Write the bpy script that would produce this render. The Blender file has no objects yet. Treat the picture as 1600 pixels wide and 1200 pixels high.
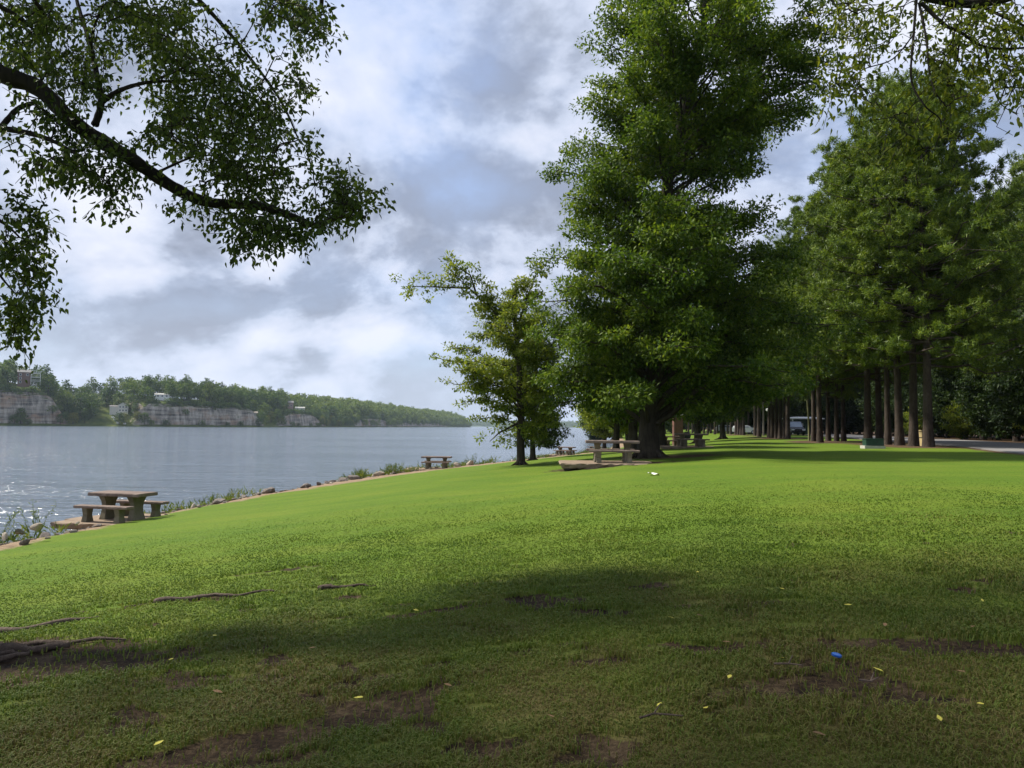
import bpy, math, random
import numpy as np
from mathutils import Matrix, Vector

# ------------------------------------------------------------------ camera
scn = bpy.context.scene
COL = scn.collection
F = 1209.0
CAMZ = 1.68
PITCH = math.atan(66.0 / F)
ROLL = 0.0097
Fv = np.array([0, math.cos(PITCH), math.sin(PITCH)])
R0 = np.array([1.0, 0, 0]); U0 = np.cross(R0, Fv)
Rv = math.cos(ROLL) * R0 + math.sin(ROLL) * U0
Uv = -math.sin(ROLL) * R0 + math.cos(ROLL) * U0
CP = np.array([0, 0, CAMZ])
cam_d = bpy.data.cameras.new("camera"); cam = bpy.data.objects.new("camera", cam_d); COL.objects.link(cam)
M = Matrix(((Rv[0], Uv[0], -Fv[0], 0), (Rv[1], Uv[1], -Fv[1], 0), (Rv[2], Uv[2], -Fv[2], CAMZ), (0, 0, 0, 1)))
cam.matrix_world = M
cam_d.sensor_width = 36; cam_d.lens = 36 * F / 1600
cam_d.clip_start = 0.05; cam_d.clip_end = 30000
scn.camera = cam

# ------------------------------------------------------------------ light and exposure
SUN_EL, SUN_AZ = math.radians(50), math.radians(-72)     # azimuth from +Y towards +X (sun stands left and ahead)
SD = Vector((math.sin(SUN_AZ) * math.cos(SUN_EL), math.cos(SUN_AZ) * math.cos(SUN_EL), math.sin(SUN_EL)))
sl = bpy.data.lights.new("sun", 'SUN'); sl.energy = 3.7; sl.angle = math.radians(5); sl.color = (1.0, 0.95, 0.84)
so = bpy.data.objects.new("sun", sl); COL.objects.link(so)
so.rotation_euler = SD.to_track_quat('Z', 'Y').to_euler()
scn.view_settings.view_transform = 'Standard'; scn.view_settings.look = 'None'
scn.view_settings.exposure = 0.86; scn.view_settings.gamma = 1.0
scn.render.engine = 'CYCLES'
cy = scn.cycles
cy.max_bounces = 7; cy.diffuse_bounces = 3; cy.glossy_bounces = 2; cy.transmission_bounces = 5
cy.transparent_max_bounces = 6; cy.volume_bounces = 0; cy.use_denoising = True
cy.caustics_reflective = False; cy.caustics_refractive = False
try: scn.render.film_transparent = False
except Exception: pass

W = bpy.data.worlds.new("World"); scn.world = W; W.use_nodes = True
nt = W.node_tree; nt.nodes.clear()
def N(nt, t, **kw):
    n = nt.nodes.new(t)
    for k, v in kw.items():
        if k == 'ins':
            for a, b in v.items(): n.inputs[a].default_value = b
        else: setattr(n, k, v)
    return n
def L(nt, a, b): nt.links.new(a, b)
def math_n(nt, op, a, b=None, clamp=False):
    n = N(nt, 'ShaderNodeMath', operation=op, use_clamp=clamp)
    for i, v in enumerate((a, b)):
        if v is None: continue
        if isinstance(v, (int, float)): n.inputs[i].default_value = v
        else: L(nt, v, n.inputs[i])
    return n.outputs[0]
def ramp(nt, fac, stops, interp='LINEAR'):
    n = N(nt, 'ShaderNodeValToRGB'); r = n.color_ramp; r.interpolation = interp
    while len(r.elements) > 1: r.elements.remove(r.elements[-1])
    for i, (p, c) in enumerate(stops):
        e = r.elements[0] if i == 0 else r.elements.new(p)
        e.position = p; e.color = (c[0], c[1], c[2], 1) if not isinstance(c, (int, float)) else (c, c, c, 1)
    L(nt, fac, n.inputs[0]); return n.outputs[0]
def mixc(nt, fac, a, b, blend='MIX'):
    n = N(nt, 'ShaderNodeMix', data_type='RGBA', blend_type=blend)
    for k, v in ((0, fac), (6, a), (7, b)):
        if isinstance(v, (int, float)): n.inputs[k].default_value = v
        elif isinstance(v, tuple): n.inputs[k].default_value = (v[0], v[1], v[2], 1)
        else: L(nt, v, n.inputs[k])
    return n.outputs[2]
def noise(nt, vec, scale, detail=4, rough=.5, dist=0.0, lac=2.0):
    n = N(nt, 'ShaderNodeTexNoise'); n.inputs['Scale'].default_value = scale
    n.inputs['Detail'].default_value = detail; n.inputs['Roughness'].default_value = rough
    n.inputs['Distortion'].default_value = dist; n.inputs['Lacunarity'].default_value = lac
    if vec is not None: L(nt, vec, n.inputs['Vector'])
    return n.outputs[0]
def mapping(nt, vec, scale=(1, 1, 1), loc=(0, 0, 0), rot=(0, 0, 0)):
    n = N(nt, 'ShaderNodeMapping'); n.inputs['Scale'].default_value = scale
    n.inputs['Location'].default_value = loc; n.inputs['Rotation'].default_value = rot
    L(nt, vec, n.inputs['Vector']); return n.outputs[0]

sky = N(nt, 'ShaderNodeTexSky', sky_type='NISHITA'); sky.sun_disc = False
sky.sun_elevation = SUN_EL; sky.sun_rotation = SUN_AZ % (2 * math.pi)
sky.air_density = 1.0; sky.dust_density = 1.5; sky.ozone_density = 2.0
tc = N(nt, 'ShaderNodeTexCoord')
sx = N(nt, 'ShaderNodeSeparateXYZ'); L(nt, tc.outputs['Generated'], sx.inputs[0])
zz = math_n(nt, 'ADD', math_n(nt, 'MAXIMUM', sx.outputs[2], 0.0), 0.55)
cx = N(nt, 'ShaderNodeCombineXYZ')
L(nt, math_n(nt, 'DIVIDE', sx.outputs[0], zz), cx.inputs[0]); L(nt, math_n(nt, 'DIVIDE', sx.outputs[1], zz), cx.inputs[1])
pv = cx.outputs[0]
big = noise(nt, mapping(nt, pv, (1, 1.2, 1), loc=(3.3, 1.2, 0)), 1.3, 3, .5)
puff = noise(nt, mapping(nt, pv, loc=(7.7, 4.2, 0)), 2.6, 9, .56, .2)
puff2 = noise(nt, mapping(nt, pv, loc=(2.35, 9.0, 2)), 2.4, 9, .54, .2)
cover = ramp(nt, math_n(nt, 'ADD', math_n(nt, 'MULTIPLY', big, .55), math_n(nt, 'MULTIPLY', puff, .6)),
             [(.42, 0.30), (.52, .80), (.60, 1.0)])
shift = noise(nt, mapping(nt, pv, loc=(7.7 + .07, 4.2 + .10, 0)), 2.6, 6, .55, .2)
edge_l = math_n(nt, 'MULTIPLY', math_n(nt, 'SUBTRACT', puff, shift), 1.5)
fine = noise(nt, mapping(nt, pv, loc=(2, 5, 1)), 9.0, 8, .62, .3)
lsum = math_n(nt, 'ADD', math_n(nt, 'ADD', math_n(nt, 'MULTIPLY', puff2, .62), math_n(nt, 'MULTIPLY', big, .34)), math_n(nt, 'ADD', edge_l, math_n(nt, 'MULTIPLY', math_n(nt, 'SUBTRACT', fine, .5), .30)))
light = ramp(nt, lsum, [(.34, (.190, .215, .275)), (.43, (.250, .285, .365)), (.49, (.330, .370, .465)), (.535, (.370, .410, .505)), (.57, (.40, .435, .53)), (.63, (.435, .465, .55)), (.76, (.50, .52, .585))])
# cloud radiances are written for background strength 0.1
lv = N(nt, 'ShaderNodeVectorMath', operation='SCALE'); L(nt, light, lv.inputs[0]); lv.inputs['Scale'].default_value = 10.0
hz = ramp(nt, sx.outputs[2], [(0.0, 1.0), (.05, .75), (.16, 0.0)])
lv2 = mixc(nt, math_n(nt, 'MULTIPLY', hz, .5), lv.outputs[0], (4.3, 4.85, 5.9))
bg = N(nt, 'ShaderNodeBackground'); bg.inputs['Strength'].default_value = 0.10
L(nt, mixc(nt, cover, mixc(nt, .35, sky.outputs[0], (3.4, 4.7, 8.4)), lv2), bg.inputs['Color'])
wo = N(nt, 'ShaderNodeOutputWorld'); L(nt, bg.outputs[0], wo.inputs['Surface'])

# ------------------------------------------------------------------ helpers
rng = np.random.default_rng(11)
def tag(o, label=None, cat=None, group=None, kind=None):
    for k, v in (('label', label), ('category', cat), ('group', group), ('kind', kind)):
        if v: o[k] = v
    return o
def empty(name, loc, label=None, cat=None, group=None, rz=0.0):
    o = bpy.data.objects.new(name, None); COL.objects.link(o); o.location = loc; o.rotation_euler = (0, 0, rz)
    o.empty_display_size = .3
    return tag(o, label, cat, group)
def mesh_np(name, V, Fc, mat=None, parent=None, smooth=False, mats=None, midx=None, attrs=None):
    V = np.asarray(V, np.float32); me = bpy.data.meshes.new(name)
    if isinstance(Fc, np.ndarray): lst = [Fc]
    else: lst = [np.asarray(f) for f in Fc if len(f)]
    tot = np.concatenate([np.full(len(f), f.shape[1], np.int32) for f in lst])
    loops = np.concatenate([f.reshape(-1) for f in lst]).astype(np.int32)
    starts = np.concatenate([[0], np.cumsum(tot)[:-1]]).astype(np.int32)
    me.vertices.add(len(V)); me.vertices.foreach_set('co', V.reshape(-1))
    me.loops.add(len(loops)); me.loops.foreach_set('vertex_index', loops)
    me.polygons.add(len(tot)); me.polygons.foreach_set('loop_start', starts); me.polygons.foreach_set('loop_total', tot)
    for m in (mats or ([mat] if mat else [])): me.materials.append(m)
    if midx is not None: me.polygons.foreach_set('material_index', np.asarray(midx, np.int32))
    me.polygons.foreach_set('use_smooth', np.full(len(tot), smooth))
    if attrs:
        for k, a in attrs.items():
            at = me.attributes.new(k, 'FLOAT', 'POINT'); at.data.foreach_set('value', np.asarray(a, np.float32))
    me.update(calc_edges=True); me.validate()
    o = bpy.data.objects.new(name, me); COL.objects.link(o)
    if parent is not None: o.parent = parent
    return o
class MB:
    def __init__(s): s.v = []; s.q = []; s.t = []; s.n = 0
    def add(s, V, Q=None, T=None):
        V = np.asarray(V, float).reshape(-1, 3)
        if Q is not None and len(Q): s.q.append(np.asarray(Q).reshape(-1, 4) + s.n)
        if T is not None and len(T): s.t.append(np.asarray(T).reshape(-1, 3) + s.n)
        s.v.append(V); s.n += len(V); return s
    def box(s, c, d, rz=0.0, taper=1.0, jit=0.0):
        hx, hy, hz = d[0] / 2, d[1] / 2, d[2] / 2
        P = np.array([[-hx, -hy, -hz], [hx, -hy, -hz], [hx, hy, -hz], [-hx, hy, -hz],
                      [-hx * taper, -hy * taper, hz], [hx * taper, -hy * taper, hz], [hx * taper, hy * taper, hz], [-hx * taper, hy * taper, hz]])
        if jit: P += rng.normal(0, jit, P.shape)
        ca, sa = math.cos(rz), math.sin(rz)
        P = np.c_[P[:, 0] * ca - P[:, 1] * sa, P[:, 0] * sa + P[:, 1] * ca, P[:, 2]] + np.array(c)
        return s.add(P, [[0, 3, 2, 1], [4, 5, 6, 7], [0, 1, 5, 4], [1, 2, 6, 5], [2, 3, 7, 6], [3, 0, 4, 7]])
    def tube(s, P, r, k=6, cap=True):
        P = np.asarray(P, float); n = len(P); r = np.broadcast_to(np.asarray(r, float), (n,))
        T = np.gradient(P, axis=0); T /= np.linalg.norm(T, axis=1, keepdims=True) + 1e-9
        a = np.array([1., 0, 0]) if abs(T[0, 0]) < .8 else np.array([0, 1., 0])
        fr = []
        u = np.cross(T[0], a); u /= np.linalg.norm(u)
        for i in range(n):
            u = u - T[i] * u.dot(T[i]); u /= np.linalg.norm(u) + 1e-9
            fr.append((u.copy(), np.cross(T[i], u)))
        an = np.arange(k) * 2 * math.pi / k
        V = np.concatenate([P[i] + r[i] * (np.cos(an)[:, None] * fr[i][0] + np.sin(an)[:, None] * fr[i][1]) for i in range(n)])
        j = np.arange(k); j2 = (j + 1) % k
        Q = np.concatenate([np.c_[i * k + j, i * k + j2, (i + 1) * k + j2, (i + 1) * k + j] for i in range(n - 1)])
        V = np.vstack([V, P[-1:] + T[-1:] * r[-1] * .15]); Tt = np.c_[(n - 1) * k + j, (n - 1) * k + j2, np.full(k, n * k)]
        return s.add(V, Q, Tt if cap else None)
    def loft(s, zs, ws, ts, loc=(0, 0, 0), rz=0.0):
        # rectangular sections with cut corners, stacked along z
        V = []
        for z, w, t in zip(zs, ws, ts):
            a, b = w / 2, t / 2; c = min(a, b) * .12
            V += [[-a + c, -b, z], [a - c, -b, z], [a, -b + c, z], [a, b - c, z], [a - c, b, z], [-a + c, b, z], [-a, b - c, z], [-a, -b + c, z]]
        V = np.array(V); ca, sa = math.cos(rz), math.sin(rz)
        V = np.c_[V[:, 0] * ca - V[:, 1] * sa, V[:, 0] * sa + V[:, 1] * ca, V[:, 2]] + np.array(loc)
        n = len(zs); j = np.arange(8); j2 = (j + 1) % 8
        Q = [np.c_[i * 8 + j, i * 8 + j2, (i + 1) * 8 + j2, (i + 1) * 8 + j] for i in range(n - 1)]
        Q = np.concatenate(Q)
        e = (n - 1) * 8
        Q = np.vstack([Q, [[e, e + 1, e + 2, e + 3], [e, e + 3, e + 4, e + 7], [e + 4, e + 5, e + 6, e + 7], [3, 2, 1, 0], [7, 4, 3, 0], [7, 6, 5, 4]]])
        return s.add(V, Q)
    def build(s, name, mat, parent=None, smooth=False):
        return mesh_np(name, np.vstack(s.v), ([np.vstack(s.q)] if s.q else []) + ([np.vstack(s.t)] if s.t else []), mat, parent, smooth)
def proj(P):
    P = np.atleast_2d(P) - CP
    d = P @ Fv; return np.c_[800 + F * (P @ Rv) / np.maximum(d, 1e-3), 600 - F * (P @ Uv) / np.maximum(d, 1e-3)], d
def ray(px, py):
    v = Fv + Rv * (px - 800) / F + Uv * (600 - py) / F
    return v / v[1]
def at(px, py, y):                    # point seen at that pixel, y metres ahead
    return CP + ray(px, py) * y
def xat(px, y): return (px - 800) / F * y
def fbm2(x, y, seed=0, octv=4, base=1.0, rough=.5):
    # cheap smooth pseudo noise in [-1,1]
    r = np.random.default_rng(seed); o = np.zeros_like(np.asarray(x, float)); a = 1; f = base; t = 0
    for _ in range(octv):
        for k in range(3):
            th = r.uniform(0, 6.28); ph = r.uniform(0, 6.28, 2)
            o = o + a / 3 * np.sin(f * (x * math.cos(th) + y * math.sin(th)) + ph[0] + 1.7 * np.sin(f * .6 * (y * math.cos(th) - x * math.sin(th)) + ph[1]))
        t += a; a *= rough; f *= 2.03
    return o / t

# near shore line and the height of the ground
SHORE = np.array([[-260, -3500], [-60, -500], [-17, -80], [-13.2, -12], [-12.3, 2], [-11.7, 12], [-11.3, 18], [-10.6, 24], [-9.7, 31], [-7.8, 40], [-5.6, 47.5],
                  [-1.6, 58], [3.2, 70], [8.5, 84], [14, 104], [20, 140], [27, 200], [45, 330], [150, 1000], [700, 4500], [1000, 9000]], float)
def sdist(x, y):
    x = np.asarray(x, float); y = np.asarray(y, float)
    best = np.full(x.shape, 1e9)
    for a, b in zip(SHORE[:-1], SHORE[1:]):
        d = b - a; t = np.clip(((x - a[0]) * d[0] + (y - a[1]) * d[1]) / d.dot(d), 0, 1)
        best = np.minimum(best, np.hypot(x - a[0] - t * d[0], y - a[1] - t * d[1]))
    return np.where(x > np.interp(y, SHORE[:, 1], SHORE[:, 0]), best, -best)
WATER_Z = -1.55
def gz(x, y, s=None):
    x = np.asarray(x, float); y = np.asarray(y, float)
    if s is None: s = sdist(x, y)
    z = np.interp(s, [-14, -5, -2.2, -1.0, 0, 1.5, 5, 8.5, 11, 14, 18, 30, 300, 2000, 9000],
                     [-4.2, -2.9, -1.95, -1.38, -1.08, -.95, -.55, -.12, .08, .42, .66, .80, .80, 2, 2])
    z = z + .035 * fbm2(x, y, 3, 3, .35) * np.clip(s / 3, 0, 1)
    return z + .05 * fbm2(x, y, 5, 4, 1.3) * np.exp(-((s + .3) / 1.6) ** 2)
def g1(x, y): return float(gz(np.array([x]), np.array([y]))[0])
def G(px, y, dz=0.0):
    x = xat(px, y); return (x, y, g1(x, y) + dz)
CAM_G = g1(0, 0)

# ------------------------------------------------------------------ materials
def new_mat(name):
    m = bpy.data.materials.new(name); m.use_nodes = True; t = m.node_tree; t.nodes.clear()
    out = N(t, 'ShaderNodeOutputMaterial'); return m, t, out
def principled(t, col, rough=.7, spec=.3, bump=None, bs=.3, bd=.02, metal=0):
    p = N(t, 'ShaderNodeBsdfPrincipled')
    if isinstance(col, tuple): p.inputs['Base Color'].default_value = (*col, 1)
    else: L(t, col, p.inputs['Base Color'])
    if isinstance(rough, (int, float)): p.inputs['Roughness'].default_value = rough
    else: L(t, rough, p.inputs['Roughness'])
    p.inputs['Specular IOR Level'].default_value = spec; p.inputs['Metallic'].default_value = metal
    if bump is not None:
        b = N(t, 'ShaderNodeBump'); b.inputs['Strength'].default_value = bs; b.inputs['Distance'].default_value = bd
        L(t, bump, b.inputs['Height']); L(t, b.outputs[0], p.inputs['Normal'])
    return p
def leaf_mat(name, dark, mid, bright, trans=.35, scale=.5, objvar=.0, rough=.5, spec=.2):
    m, t, out = new_mat(name)
    geo = N(t, 'ShaderNodeNewGeometry'); tcn = N(t, 'ShaderNodeTexCoord')
    n = noise(t, tcn.outputs['Object'], scale, 3, .6)
    f = math_n(t, 'ADD', math_n(t, 'MULTIPLY', geo.outputs['Random Per Island'], .55), math_n(t, 'MULTIPLY', math_n(t, 'SUBTRACT', n, .28), .9))
    if objvar:
        oi = N(t, 'ShaderNodeObjectInfo')
        f = math_n(t, 'ADD', f, math_n(t, 'MULTIPLY', math_n(t, 'SUBTRACT', oi.outputs['Random'], .5), objvar))
    c = ramp(t, f, [(.15, dark), (.5, mid), (.92, bright)])
    p = principled(t, c, rough, spec)
    tr = N(t, 'ShaderNodeBsdfTranslucent')
    L(t, mixc(t, .6, c, mixc(t, 1.0, c, (1.6, 1.5, .5), 'MULTIPLY')), tr.inputs[0])
    mx = N(t, 'ShaderNodeMixShader'); mx.inputs[0].default_value = trans
    L(t, p.outputs[0], mx.inputs[1]); L(t, tr.outputs[0], mx.inputs[2]); L(t, mx.outputs[0], out.inputs[0])
    return m
def bark_mat(name, c1, c2, sc=9, zs=.22, bd=.03):
    m, t, out = new_mat(name); tcn = N(t, 'ShaderNodeTexCoord')
    v = mapping(t, tcn.outputs['Object'], (1, 1, zs))
    n = noise(t, v, sc, 6, .65, .6); n2 = noise(t, tcn.outputs['Object'], .9, 3, .5)
    c = mixc(t, .5, ramp(t, n, [(.35, c1), (.65, c2)]), ramp(t, n2, [(.3, c1), (.7, c2)]))
    p = principled(t, c, .9, .15, n, 1.0, bd); L(t, p.outputs[0], out.inputs[0]); return m
def plain(name, col, rough=.7, spec=.3, var=.25, sc=6, bs=.15, metal=0):
    m, t, out = new_mat(name); tcn = N(t, 'ShaderNodeTexCoord')
    n = noise(t, tcn.outputs['Object'], sc, 5, .6)
    a = tuple(max(0, c * (1 - var)) for c in col); b = tuple(min(1, c * (1 + var)) for c in col)
    p = principled(t, ramp(t, n, [(.3, a), (.7, b)]), rough, spec, n, bs, .01, metal); L(t, p.outputs[0], out.inputs[0]); return m

MAT = {}
MAT['oak'] = leaf_mat('oak_leaf', (.026, .056, .009), (.080, .138, .016), (.215, .270, .030), .42, .40)
MAT['light'] = leaf_mat('light_leaf', (.07, .115, .016), (.17, .22, .030), (.33, .34, .06), .52, .6)
MAT['near'] = leaf_mat('near_leaf', (.026, .046, .010), (.058, .092, .018), (.13, .175, .032), .36, .8)
MAT['yellow'] = leaf_mat('yellow_leaf', (.04, .065, .012), (.12, .16, .02), (.28, .28, .035), .5, .8)
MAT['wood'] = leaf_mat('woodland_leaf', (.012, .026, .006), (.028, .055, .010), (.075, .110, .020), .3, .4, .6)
MAT['pine'] = leaf_mat('pine_needle', (.026, .056, .009), (.110, .175, .018), (.250, .310, .034), .32, .55, .15, .5, .3)
MAT['far'] = leaf_mat('far_leaf', (.030, .066, .012), (.070, .128, .020), (.155, .205, .034), .3, .05, .6)
MAT['far_yellow'] = leaf_mat('far_yellow_leaf', (.07, .10, .018), (.14, .16, .03), (.22, .19, .04), .3, .05, .5)
MAT['bark'] = bark_mat('bark', (.020, .016, .012), (.085, .070, .052))
MAT['pinebark'] = bark_mat('pine_bark', (.030, .023, .019), (.105, .082, .066), 11, .35, .04)
MAT['nearbark'] = bark_mat('near_bark', (.010, .009, .008), (.045, .038, .030), 14, .3)
# ------------------------------------------------------------------ ground sheet
# patches of bare soil: x, y, radius x, radius y, turn, strength
TREE_A = (-5.9, 6.7)          # near tree whose limb hangs in at the upper left
PATCH = [(-5.4, 6.15, 2.6, .85, -.1, 1.25), (-1.4, 3.95, .8, .26, .35, .9), (-2.3, 4.25, .5, .25, .2, .55), (-.75, 4.35, .45, .2, .5, .85), (-.15, 4.6, .3, .12, .2, .5), (1.55, 3.95, .42, .26, -.3, .8), (1.95, 3.7, .3, .12, -.2, .8),
         (2.55, 4.5, .7, .2, -.35, .95), (3.1, 4.2, .4, .18, -.3, .8), (1.9, 5.75, .22, .08, 0, .9), (.65, 7.0, .3, .12, 0, .8), (.8, 5.9, .3, .14, 0, .7), (.95, 4.9, .25, .12, 0, .8), (-.5, 6.6, .5, .18, .1, .7),
         (-2.9, 9.35, .75, .16, .25, .95), (-3.3, 8.0, 1.3, .1, .05, .85), (-1.9, 8.0, .4, .08, 0, .8), (-3.7, 5.3, 1.0, .3, .1, .5), (-2.6, 5.6, .5, .2, .1, .6), (1.1, 5.35, .2, .1, 0, .7), (2.2, 6.6, .25, .12, 0, .6),
         (1.2, 6.7, .35, .1, .1, .6), (.35, 5.2, .25, .1, 0, .6), (-1.7, 5.1, .4, .16, .2, .6), (3.5, 27.2, 3.0, 1.9, 0, .8), (6.5, 27.5, 2.2, .7, 0, .6), (3.6, 4.9, .5, .2, -.2, .6), (3.3, 3.6, .6, .2, -.3, .7)]
PINES = [(1450, 41.5, .50, 0), (1427, 43.5, .45, 1), (1405, 46, .48, 2), (1387, 48.5, .29, 3), (1374, 54, .38, 1), (1356, 53, .48, 0), (1318, 62, .42, 2), (1307, 61, .44, 3), (1294, 63, .42, 0), (1281, 56.5, .58, 1), (1271, 61, .38, 2),
         (1231, 79, .38, 0), (1226, 81, .33, 1), (1219, 82, .36, 2), (1213, 83, .36, 3), (1207, 84, .34, 0), (1202, 86, .36, 1), (1186, 98, .50, 2), (1180, 108, .4, 3), (1162, 118, .42, 0), (1158, 121, .4, 1), (1154, 123, .4, 2), (1150, 127, .4, 3)]
PXY = np.array([(xat(p, d), d) for p, d, w, k in PINES])
ROADN = np.array([[12, -60], [13.5, 8], [19.6, 30], [23.6, 40], [27.2, 52], [32, 70], [40, 100], [58, 170], [100, 330]], float)
def road_x(y): return np.interp(y, ROADN[:, 1], ROADN[:, 0])
def worn(x, y):
    w = np.exp(-(((x - .5) / 9.0) ** 2 + ((y - 3.2) / 4.0) ** 2)); return np.clip(w * (.85 + 1.1 * fbm2(x, y, 44, 4, 1.9, .7)), 0, 1)
_r = np.random.default_rng(8)
for _ in range(190):
    _d = 3.3 + 5.5 * _r.random() ** 1.4; _t = _r.uniform(-.72, .72); _s = _r.uniform(.04, .15)
    PATCH.append((_d * math.tan(_t), _d, _s * 1.7, _s * .6, _r.uniform(-.5, .5), _r.uniform(.55, 1.0)))
def masks(x, y, s):
    soil = np.zeros_like(x)
    for px, py, rx, ry, a, st in PATCH:
        dx, dy = x - px, y - py; u = (dx * math.cos(a) + dy * math.sin(a)) / rx; v = (dy * math.cos(a) - dx * math.sin(a)) / ry
        soil = np.maximum(soil, st * np.exp(-(u * u + v * v) * .9))
    near = np.exp(-((np.hypot(x, y - 3) / 8.5) ** 2))
    f = fbm2(x, y, 21, 5, 2.6, .72)
    soil = soil + near * np.clip(f - .02, 0, 1) * 1.6 + .22 * fbm2(x, y, 8, 4, 5.0, .7) * (soil > .15)
    w = 1.0 + 2.3 * np.exp(-((y - 62) / 22) ** 2) - .8 * np.exp(-((y - 22) / 10) ** 2)
    sand = 1 / (1 + np.exp((s - w + .9 * fbm2(x, y, 9, 5, 1.1, .65)) * 2.6)) * (s > -4)
    straw = np.zeros_like(x)
    for a, b in PXY: straw = np.maximum(straw, np.exp(-(((x - a) / 2.6) ** 2 + ((y - b) / 3.4) ** 2)))
    straw = np.maximum(straw, np.where(y > 20, 1 / (1 + np.exp(-(x - road_x(y) + .5) * 2.5)), 0))
    straw = straw + .12 * fbm2(x, y, 12, 4, 1.2)
    straw = np.maximum(straw, .95 * np.exp(-((x - 6.5) ** 2 / 5 + (y - 31.2) ** 2 / 3)))
    return np.clip(soil, 0, 1.3), np.clip(sand, 0, 1), np.clip(straw, 0, 1)
nr, na = 330, 520
rr = np.concatenate([[0], .6 * (9000 / .6) ** (np.arange(nr) / (nr - 1))])
# finer towards the view
tt = np.arange(na) / na
aa = 2 * math.pi * tt - 1.35 * np.sin(2 * math.pi * tt) * .55 + math.pi / 2
RR, AA = np.meshgrid(rr, aa, indexing='ij')
gx = (RR * np.cos(AA)).ravel(); gy = (RR * np.sin(AA)).ravel()
gs = sdist(gx, gy); gzv = gz(gx, gy, gs)
far_r = np.hypot(gx, gy)
i = np.arange(nr)[:, None] ; j = np.arange(na)[None, :]
i0 = np.broadcast_to(i, (nr, na)).ravel(); j0 = np.broadcast_to(j, (nr, na)).ravel(); j1 = (j0 + 1) % na
Q = np.c_[i0 * na + j0, (i0 + 1) * na + j0, (i0 + 1) * na + j1, i0 * na + j1]
soil, sand, straw = masks(gx, gy, gs)
gzv = gzv - .035 * np.clip(soil, 0, 1)

m, t, out = new_mat('lawn_ground'); MAT['lawn'] = m
tcn = N(t, 'ShaderNodeTexCoord'); P = tcn.outputs['Object']
nfine = noise(t, P, 55, 4, .7); nmid = noise(t, P, 5, 5, .65); nbig = noise(t, P, .35, 4, .55); nstreak = noise(t, mapping(t, P, (.12, .9, 1), rot=(0, 0, .12)), 1.0, 4, .5)
g = ramp(t, math_n(t, 'ADD', math_n(t, 'MULTIPLY', nbig, .5), math_n(t, 'MULTIPLY', nstreak, .5)), [(.38, (.060, .125, .011)), (.47, (.088, .152, .014)), (.54, (.122, .178, .017)), (.62, (.165, .200, .024))])
g = mixc(t, ramp(t, nmid, [(.42, 0.0), (.72, .5)]), g, (.135, .18, .022))
g = mixc(t, ramp(t, noise(t, P, 1.6, 5, .7), [(.5, 0.0), (.68, .45)]), g, (.150, .150, .035))
g = mixc(t, .55, g, ramp(t, math_n(t, 'ADD', math_n(t, 'MULTIPLY', nfine, .5), math_n(t, 'MULTIPLY', noise(t, P, 14, 5, .75), .5)), [(.38, (.030, .070, .006)), (.62, (.17, .26, .022))]))
def attr(t, n): 
    a = N(t, 'ShaderNodeAttribute'); a.attribute_name = n; return a.outputs['Fac']
soilc = ramp(t, math_n(t, 'ADD', math_n(t, 'MULTIPLY', nmid, .5), math_n(t, 'MULTIPLY', noise(t, P, 28, 5, .75), .5)), [(.38, (.012, .008, .005)), (.5, (.042, .027, .016)), (.64, (.12, .085, .048))])
sandc = ramp(t, noise(t, P, 3, 6, .7), [(.3, (.17, .115, .07)), (.6, (.30, .215, .14)), (.8, (.38, .30, .21))])
strawc = ramp(t, noise(t, P, 8, 6, .7), [(.3, (.05, .032, .02)), (.7, (.15, .095, .055))])
def edge(a, lo, hi):
    return ramp(t, math_n(t, 'ADD', a, math_n(t, 'MULTIPLY', math_n(t, 'SUBTRACT', noise(t, P, 7, 6, .75), .5), .9)), [(lo, 0.0), (hi, 1.0)])
g = mixc(t, math_n(t, 'MULTIPLY', attr(t, 'worn'), .9, True), g, ramp(t, nmid, [(.3, (.05, .042, .014)), (.7, (.15, .115, .05))]))
c = mixc(t, edge(attr(t, 'soil'), .45, .56), g, soilc)
c = mixc(t, edge(attr(t, 'straw'), .40, .6), c, strawc)
c = mixc(t, edge(attr(t, 'sand'), .38, .6), c, sandc)
p = principled(t, c, .9, .12, math_n(t, 'ADD', nfine, nmid), .7, .03); L(t, p.outputs[0], out.inputs[0])
lawn = mesh_np('lawn', np.c_[gx, gy, gzv], Q, MAT['lawn'], smooth=True, attrs={'soil': soil, 'sand': sand, 'straw': straw, 'worn': worn(gx, gy)})
tag(lawn, kind='structure')

# ------------------------------------------------------------------ water
m, t, out = new_mat('river_water')
tcn = N(t, 'ShaderNodeTexCoord'); P = tcn.outputs['Object']
w1 = noise(t, mapping(t, P, (.22, 1.0, 1), rot=(0, 0, .2)), 1.7, 4, .55, .6)
w2 = noise(t, mapping(t, P, (.45, 1.0, 1), rot=(0, 0, .1)), 4.5, 3, .5, .4)
w3 = noise(t, mapping(t, P, (.4, 1.0, 1), rot=(0, 0, .45)), .35, 3, .5, .5)
gust = ramp(t, noise(t, mapping(t, P, (.35, 1, 1), rot=(0, 0, .15)), .035, 5, .6), [(.35, .45), (.65, 1.15)])
h = math_n(t, 'ADD', math_n(t, 'ADD', math_n(t, 'MULTIPLY', w1, .95), math_n(t, 'MULTIPLY', w2, .30)), math_n(t, 'MULTIPLY', w3, 1.3))
p = principled(t, (.105, .135, .170), .10, .5, math_n(t, 'MULTIPLY', h, gust), 1.0, .42)
p.inputs['IOR'].default_value = 1.42
L(t, p.outputs[0], out.inputs[0]); MAT['water'] = m
wr = np.concatenate([[0], 3.0 * (9000 / 3.0) ** (np.arange(60) / 59)]); wa = np.arange(96) * 2 * math.pi / 96
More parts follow.
